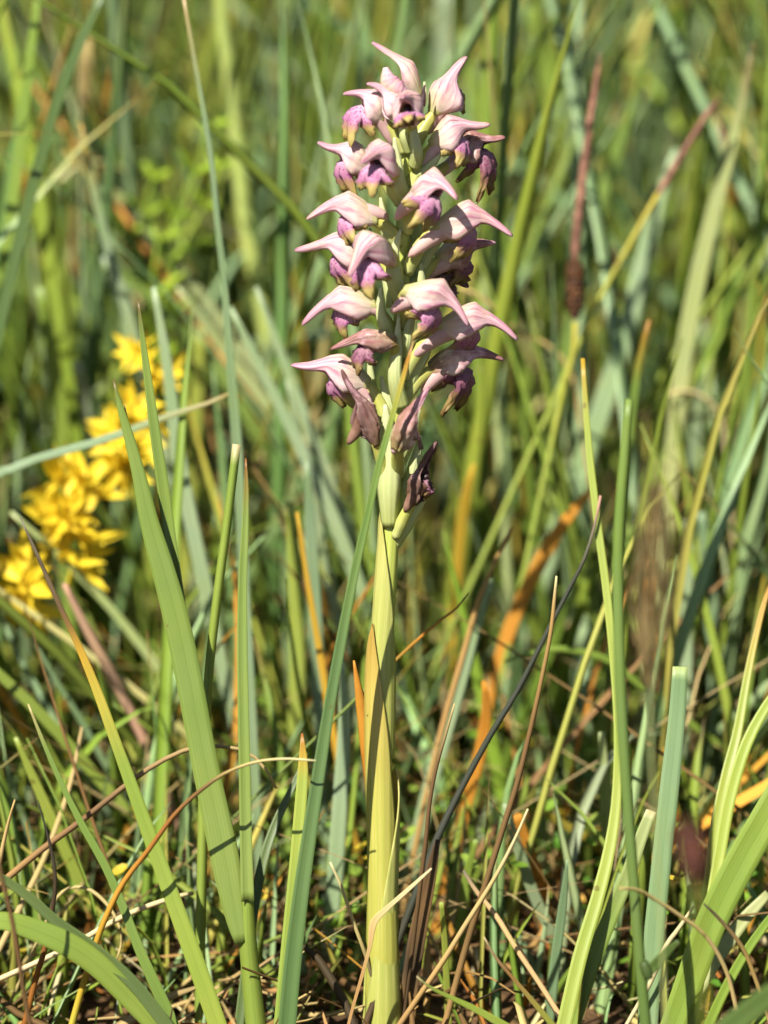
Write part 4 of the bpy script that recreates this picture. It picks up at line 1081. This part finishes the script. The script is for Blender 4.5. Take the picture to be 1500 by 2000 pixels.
# ------------------------------------------------------------------ yellow flower spike and lime herb
yr = P(-90, 1300, 80)
ypath = [P(-70, 1250, 62), P(-10, 1192, 62), P(45, 1140, 62), P(90, 1085, 64), P(125, 1020, 66), P(170, 955, 68), P(230, 890, 70), P(280, 815, 72), P(305, 745, 74), P(290, 690, 76)]
root = ypath[0].copy(); root[0] -= 0.004; root[2] = 0
e = empty('yellow_flower_spike', root)
tag(e, 'leaning spike of bright yellow star flowers on a thick yellow stem', 'flower spike')
yp = spline([root + np.array([0, 0, -.003])] + ypath, 60)
add_tube('stem', yp, np.interp(np.linspace(0, 1, 60), [0, .35, .5, 1], [px(17, 80), px(16, 80), px(9, 80), px(4, 80)]), M['stalk_yellow'], e, root, k=10)
# one petal mesh shared by all
n_, k_ = 8, 5
q = np.linspace(-1, 1, k_); tt = np.linspace(0, 1, n_)
w = np.interp(tt, [0, .3, .6, 1], [.18, .45, .42, .03]) * .4
V = np.stack(np.broadcast_arrays(q[None, :] * w[:, None], tt[:, None] * np.ones(k_), (0.28 * tt ** 2)[:, None] + (q[None, :] ** 2) * w[:, None] * .5), -1)
tmp = mk('petal', V.reshape(-1, 3), grid_faces(n_, k_), M['petal_yellow'], None, np.zeros(3), None, np.stack(np.broadcast_arrays((q / 2 + .5)[None, :], tt[:, None]), -1).reshape(-1, 2))
petal_me = tmp.data
bpy.data.objects.remove(tmp)
from mathutils import Matrix
YF = []
for i in range(34):
    f = 0.50 + 0.50 * i / 33
    c = yp[int(f * 59)]
    sz = np.interp(i, [0, 8, 20, 33], [0.0070, .0074, .0062, .0040])
    out = unit(CAMN * rng.uniform(.2, 1) + RT * rng.normal(0, .9) + UP * rng.normal(.1, .6))
    c2 = c + out * np.interp(i, [0, 33], [.006, .003])
    hub = add_tube('flower', bez(c, (c + c2) / 2 + UP * .0005, c2 + out * .0006, 6), np.array([.5, .45, .45, .6, .8, .4]) * sz * .18, M['stalk_yellow'], e, root, k=6)
    z = Vector(out); x = Vector((0, 0, 1)).cross(z).normalized(); y = z.cross(x)
    base = Matrix((x, y, z)).transposed().to_4x4()
    for j in range(6):
        pz = bpy.data.objects.new('petal', petal_me)
        col.objects.link(pz)
        pz.parent = hub
        s = sz * rng.uniform(.7, 1.2)
        pz.matrix_local = Matrix.Translation(Vector(c2 - root)) @ base @ Matrix.Rotation(j * math.pi / 3 + rng.normal(0, .12), 4, 'Z') @ Matrix.Rotation(rng.normal(.2, .38), 4, 'X') @ Matrix.Scale(s, 4)

root = P(330, 560, 110); root[2] = 0
e = empty('lime_herb', root)
tag(e, 'feathery lime green herb with narrow leaflets beside the pale lime culm', 'herb')
for si, stp in enumerate([[(300, 560), (320, 480), (350, 400), (385, 320), (405, 255)], [(335, 580), (350, 520), (375, 450), (410, 380), (425, 330)], [(270, 540), (265, 480), (280, 410), (300, 350)]]):
    sp_ = spline([np.array([root[0] + .002 * si, root[1], -.002])] + [P(u, v, 104 + 6 * si) for u, v in stp], 30)
    add_tube('stem', sp_, np.linspace(px(6, 140), px(2, 140), 30), M['lime_leaf'], e, root, k=6)
    for i in range(11, 30, 2):
        for sgn in (-1, 1):
            c = sp_[i]
            tn = unit(sp_[min(29, i + 1)] - sp_[i - 1])
            sd2 = unit(np.cross(tn, CAMN)) * sgn
            l = px(rng.uniform(70, 120), 104) * (1 - .45 * (i - 11) / 19)
            dr = unit(tn * .75 + sd2 * .8 + CAMN * rng.normal(0, .45))
            leaf_sheet('leaflet', [c, c + dr * l * .5 + UP * .0003, c + dr * l - UP * .0006], [px(3, 104), px(10, 104), px(1, 104)], M['lime_leaf'], e, root, CAMN + UP * .6, .3, 3, 6)

# ------------------------------------------------------------------ meadow: many more blades
PAL = [('green', .20, '#8aa044'), ('fresh', .20, '#9bac48'), ('glaucous', .20, '#a2b88c'), ('bluish', .09, '#82a168'), ('yellow', .12, '#bfb55c'),
       ('straw', .08, '#c9ae80'), ('orange', .07, '#d6963e'), ('brown', .05, '#8f6a46')]
PN = [p[0] for p in PAL]; PW = np.array([p[1] for p in PAL]); PW = PW / PW.sum(); PC = np.array([rgb(p[2]) for p in PAL])


# places where the photo shows a plant in the clear: chance-sown grass keeps out of their way
CLEAR = [(-200, 1700, -300, 1420, 24), (-200, 1700, 1420, 1700, 16), (-200, 1700, 1700, 2100, 6), (-20, 345, 650, 1130, 84), (1085, 1425, 80, 660, 84), (255, 440, 230, 560, 116), (405, 540, -100, 600, 128),
         (560, 1020, 60, 1010, 55), (960, 1180, 930, 1290, 66), (640, 860, 1000, 1700, 34)]


def clear(path):
    """path (..., m, 3): True where no point stands in a kept-clear place"""
    q = path - CAM
    s = q @ FWD
    u = 750 + (q @ RT) / np.maximum(s, .02) / K
    v = 1000 - (q @ UP) / np.maximum(s, .02) / K
    d = (s - DIST) * 1000
    bad = np.zeros(u.shape, bool)
    for u0, u1, v0, v1, dm in CLEAR:
        bad |= (u > u0) & (u < u1) & (v > v0) & (v < v1) & (d < dm) & (s > 0)
    return ~bad.any(-1)


# individuals: about 170 mid-ground blades standing behind the orchid, one object each
CW = {'green': 'mid-green', 'fresh': 'fresh yellow-green', 'glaucous': 'grey-green', 'bluish': 'bluish green', 'yellow': 'yellowing', 'straw': 'straw-coloured', 'orange': 'orange dying', 'brown': 'brown dead'}
cnt = 0
while cnt < 190:
    d = rng.uniform(38, 260)
    u = rng.uniform(-80, 1580)
    s = DIST + d * .001
    x = (u - 750) * K * s
    # ground point at that depth
    y = CAM[1] + s * FWD[1] + 0
    # depth along the axis -> horizontal position on the ground
    y = CAM[1] + (s - CAM[2] * math.sin(PITCH)) / math.cos(PITCH)
    h = rng.uniform(.07, .19)
    ci = rng.choice(len(PAL), p=PW)
    lean = rng.normal(0, .30, 2) * h
    bendv = rng.normal(0, .16, 2) * h
    if PN[ci] in ('straw', 'brown', 'orange'): h *= .7; lean *= 1.6
    r0 = np.array([x, y, float(ground_z(x, y)) - .003])
    pts = [r0 + np.array([lean[0] * f + bendv[0] * f * f, lean[1] * f * .6 + abs(bendv[1]) * f * f, h * (f - .12 * f * f)]) for f in (1, .8, .6, .4, .2, 0)]
    if not clear(spline(pts, 16)): continue
    if not any(-40 < proj(p)[0] < 1540 and proj(p)[1] < 1900 for p in pts): continue
    w0 = rng.uniform(.0006, .00115) * (.7 if PN[ci] in ('straw', 'brown') else 1)
    wm = np.array([.08, .55, .85, 1, 1, .85]) * w0
    c = np.clip(PC[ci] * rng.normal(1, .1) * rng.normal(1, .04, 3), 0, 1)
    tn = random.choice(['straw', 'golden', 'tan']) if rng.random() < .4 and PN[ci] not in ('straw', 'orange', 'brown') else None
    tipc = C[{'straw': 'straw', 'golden': 'gold', 'tan': 'tan'}[tn]] if tn else c
    dryb = PN[ci] in ('straw', 'orange', 'brown')
    off = np.linalg.norm(pts[0][:2] - r0[:2]) / h
    pose = 'upright' if off < .25 else 'slanting' if off < .5 else 'far-leaning'
    wd = 'thin' if w0 < .00075 else 'broad' if w0 > .00098 else 'narrow'
    uu = proj(r0)[0]
    where = 'behind the yellow flowers' if uu < 300 else 'behind the broad-leaved shoot' if uu < 560 else 'behind the orchid' if uu < 960 else 'behind the sedges' if uu < 1240 else 'behind the square-cut blade'
    lab = f"{wd} {pose} {CW[PN[ci]]} blade{' with a ' + tn + ' tip' if tn else ''} in soft grass {where}"
    o = make_blade('dry_grass_shoot' if dryb else 'grass_shoot', np.array(pts), wm, [(0, tipc), (.1, tipc * .4 + c * .6), (.25, c), (.8, c), (1, c * .6 + C['pale'] * .4)], 'dry' if dryb else 'blade', rng.uniform(.1, .6), rng.normal(0, .8), twist=rng.normal(0, .9), n=16)
    tag(o, lab, 'grass blade', 'soft meadow blades, ' + lab)
    cnt += 1


def grass_mass(name, label, n, sampler, hr, wr, weights, mat, lean_s=.28, segs=7, cat='grass'):
    ci = rng.choice(len(PAL), p=weights, size=n)
    xy = sampler(n)
    h = rng.uniform(*hr, n) * rng.choice([1, 1, .75, .5], n)
    dead = np.isin(ci, [5, 6, 7])
    h = np.where(dead, h * .7, h)
    az = rng.uniform(0, 2 * np.pi, n)
    ln = np.abs(rng.normal(0, lean_s, n)) * h * np.where(dead, 1.8, 1)
    bd = rng.normal(0, .22, n) * h
    baz = az + rng.normal(0, .8, n)
    w = rng.uniform(*wr, n) * np.where(dead, .75, 1)
    f = np.linspace(0, 1, segs)
    gz = ground_z(xy[:, 0], xy[:, 1])
    px_ = xy[:, 0:1] + np.outer(ln * np.cos(az), f) + np.outer(bd * np.cos(baz), f ** 2)
    py_ = xy[:, 1:2] + np.outer(ln * np.sin(az), f) + np.outer(bd * np.sin(baz), f ** 2)
    drop = np.clip(np.abs(bd) / h, 0, .6)[:, None]
    pz_ = gz[:, None] - .003 + h[:, None] * (f - drop * f ** 3)
    path = np.stack([px_, py_, pz_], -1)
    keep = clear(path)
    path, h, ci, w, dead = path[keep], h[keep], ci[keep], w[keep], dead[keep]
    n = len(h)
    fa = rng.uniform(0, 2 * np.pi, n)[:, None] + rng.normal(0, .6, n)[:, None] * f
    side = np.stack([np.cos(fa), np.sin(fa), np.zeros_like(fa)], -1)
    nrm = np.stack([-np.sin(fa), np.cos(fa), np.zeros_like(fa)], -1)
    prof = np.interp(f, [0, .15, .6, .85, 1], [.8, 1, .85, .45, .03])
    ww = (w[:, None] * prof)[..., None]
    fold = rng.uniform(.1, .6, n)[:, None, None]
    V = np.stack([path - side * ww + nrm * ww * fold, path + nrm * ww * .0 + nrm * .00012, path + side * ww + nrm * ww * fold, path - nrm * .00012], 2)  # n, segs, 4, 3
    V = V.reshape(-1, 3)
    base = (np.arange(n) * segs * 4)[:, None, None]
    F = (grid_faces(segs, 4, True)[None] + base).reshape(-1, 4)
    c = PC[ci] * rng.normal(.84, .14, (n, 1)) * rng.normal(1, .05, (n, 3))
    tipm = (rng.random(n) < .35)[:, None]
    tipc = np.where(tipm, np.array([C['straw'], C['gold'], C['tan'], C['brown']])[rng.integers(0, 4, n)], c)
    a = np.interp(f, [0, .78, .95], [0, 0, 1])[None, :, None]
    cc = c[:, None, :] * (1 - a) + tipc[:, None, :] * a
    cc = np.repeat(cc[:, :, None, :], 4, 2).reshape(-1, 3)
    uv = np.stack(np.broadcast_arrays(np.array([0, .5, 1, .5])[None, None, :], (h[:, None, None] / .02) * f[None, :, None]), -1).reshape(-1, 2)
    o = mk(name, V, F, M[mat], None, None, np.clip(cc, 0, 1), uv)
    return tag(o, label, cat, kind='stuff')


def wedge(n):
    """behind the orchid, in and around the view, denser near"""
    y = -.02 + 1.3 * rng.random(n) ** 1.25
    half = .13 + .22 * (y + .1)
    return np.stack([rng.uniform(-1, 1, n) * half, y], -1)


def near(n):
    """round the foot of the orchid"""
    y = -.16 + .35 * rng.random(n)
    return np.stack([rng.uniform(-1, 1, n) * .12, y], -1)


def tufts(n):
    m = n // 12
    y = .05 + .75 * rng.random(m) ** 1.2
    c = np.stack([rng.uniform(-1, 1, m) * (.12 + .22 * (y + .1)), y], -1)
    return c[rng.integers(0, m, n)] + rng.normal(0, .006, (n, 2))


def wide(n):
    return np.stack([rng.uniform(-1.1, 1.1, n), rng.uniform(-.45, 1.9, n)], -1)


living = np.array([.24, .25, .2, .11, .12, .03, .04, .02]); living /= living.sum()
grass_mass('meadow_grass', 'dense green and grey-green grass of the blurred meadow', 3000, wedge, (.09, .2), (.0008, .0015), living, 'fine')
grass_mass('tussock_grass', 'tussocks of taller mixed grass in the blurred meadow', 2800, tufts, (.13, .27), (.0010, .0019), living, 'fine', .38, 8)
grass_mass('surrounding_grass', 'mixed grass of the wider meadow round the orchid', 5200, wide, (.06, .15), (.0007, .0013), PW, 'fine')
deadw = np.array([.05, .04, .04, .03, .12, .38, .1, .24]); deadw /= deadw.sum()
grass_mass('dead_grass', 'tangled dead straw and brown stalks low in the meadow', 3200, wedge, (.05, .13), (.0003, .0009), deadw, 'dry', 1.0, 7, 'dead grass')
grass_mass('short_grass', 'short green undergrowth between the grass stems', 3600, wedge, (.02, .07), (.0004, .0010), living, 'fine', .6, 5)
grass_mass('turf', 'low turf of mixed fine grass round the orchid foot', 2400, near, (.015, .055), (.0005, .0012), np.array([.2, .2, .17, .1, .12, .1, .05, .06]), 'fine', .55, 6)
grass_mass('dead_turf', 'fine dead stalks woven through the low turf', 650, near, (.02, .06), (.00022, .0006), deadw, 'dry', 1.1, 7, 'dead grass')


def litter(n):
    y = rng.uniform(-.25, .9, n)
    half = .14 + .2 * np.abs(y + .1)
    x = rng.uniform(-1, 1, n) * half
    L = rng.uniform(.006, .032, n); w = rng.uniform(.0002, .0009, n)
    a = rng.uniform(0, np.pi, n); z = ground_z(x, y) + rng.uniform(.0005, .010, n)
    tilt = rng.normal(0, .35, n)
    f = np.linspace(-.5, .5, 4)
    dirv = np.stack([np.cos(a) * np.cos(tilt), np.sin(a) * np.cos(tilt), np.sin(tilt)], -1)
    sidev = np.stack([-np.sin(a), np.cos(a), rng.normal(0, .5, n)], -1)
    bow = rng.normal(0, .12, n)
    path = np.stack([x, y, z], -1)[:, None, :] + dirv[:, None, :] * (L[:, None] * f)[..., None]
    path[..., 2] += bow[:, None] * L[:, None] * (1 - (2 * f) ** 2)
    ww = (w[:, None] * np.array([.35, 1, .9, .2]))[..., None]
    V = np.stack([path - sidev[:, None] * ww, path + np.array([0, 0, .0002]), path + sidev[:, None] * ww, path - np.array([0, 0, .0002])], 2).reshape(-1, 3)
    F = (grid_faces(4, 4, True)[None] + (np.arange(n) * 16)[:, None, None]).reshape(-1, 4)
    cs = np.array([C['straw'], C['tan'], C['brown'], C['dbrown'], C['rust'], C['pstraw'], C['gold']])[rng.choice(7, n, p=[.24, .2, .22, .1, .09, .1, .05])] * rng.normal(1, .12, (n, 1))
    cc = np.repeat(np.clip(cs, 0, 1), 16, 0)
    uv = np.tile(np.stack(np.broadcast_arrays(np.array([0, .5, 1, .5])[None, :], np.linspace(0, 1, 4)[:, None]), -1).reshape(-1, 2), (n, 1))
    o = mk('plant_litter', V, F, M['dry'], None, None, cc, uv)
    tag(o, 'brown and straw-coloured plant litter covering the soil', 'litter', kind='stuff')


litter(8500)


def small_leaves(n):
    m = n // 9
    yc = .0 + .42 * rng.random(m); xc = rng.uniform(-.02, .14, m) + rng.normal(0, .03, m)
    mask = rng.random(m) < .3
    xc = np.where(mask, rng.uniform(-.14, .14, m), xc)
    idx = rng.integers(0, m, n)
    c = np.stack([xc[idx] + rng.normal(0, .006, n), yc[idx] + rng.normal(0, .006, n)], -1)
    z = rng.uniform(.003, .026, n)
    a = rng.uniform(0, 2 * np.pi, n); tl = rng.normal(.3, .35, n); sz = rng.uniform(.0007, .0017, n)
    th = np.linspace(0, 2 * np.pi, 8, endpoint=False)
    out = np.stack([np.cos(th) * 1.25, np.sin(th) * .8], -1)
    lx = np.stack([np.cos(a) * np.cos(tl), np.sin(a) * np.cos(tl), np.sin(tl)], -1)
    ly = np.stack([-np.sin(a), np.cos(a), rng.normal(0, .25, n)], -1)
    cen = np.stack([c[:, 0], c[:, 1], z], -1)
    ring = cen[:, None] + sz[:, None, None] * (out[None, :, 0:1] * lx[:, None] + out[None, :, 1:2] * ly[:, None])
    ring[..., 2] += .0002
    mid = cen - np.array([0, 0, .00045])
    V = np.concatenate([ring, mid[:, None]], 1).reshape(-1, 3)
    j = np.arange(8)
    f = np.stack([j, (j + 1) % 8, np.full(8, 8)], -1)
    F = (f[None] + (np.arange(n) * 9)[:, None, None]).reshape(-1, 3)
    cs = np.array([rgb('#7d9f3a'), rgb('#5f8a34'), rgb('#9aae52'), rgb('#c2a93a')])[rng.choice(4, n, p=[.4, .3, .22, .08])] * rng.normal(1, .1, (n, 1))
    cc = np.repeat(np.clip(cs, 0, 1), 9, 0)
    uv = np.tile(np.vstack([out * .4 + .5, [[.5, .5]]]), (n, 1))
    o = mk('ground_cover', V, F, M['fine'], None, None, cc, uv)
    tag(o, 'small round green leaves of low herbs near the soil', 'ground cover', kind='stuff')


small_leaves(4200)
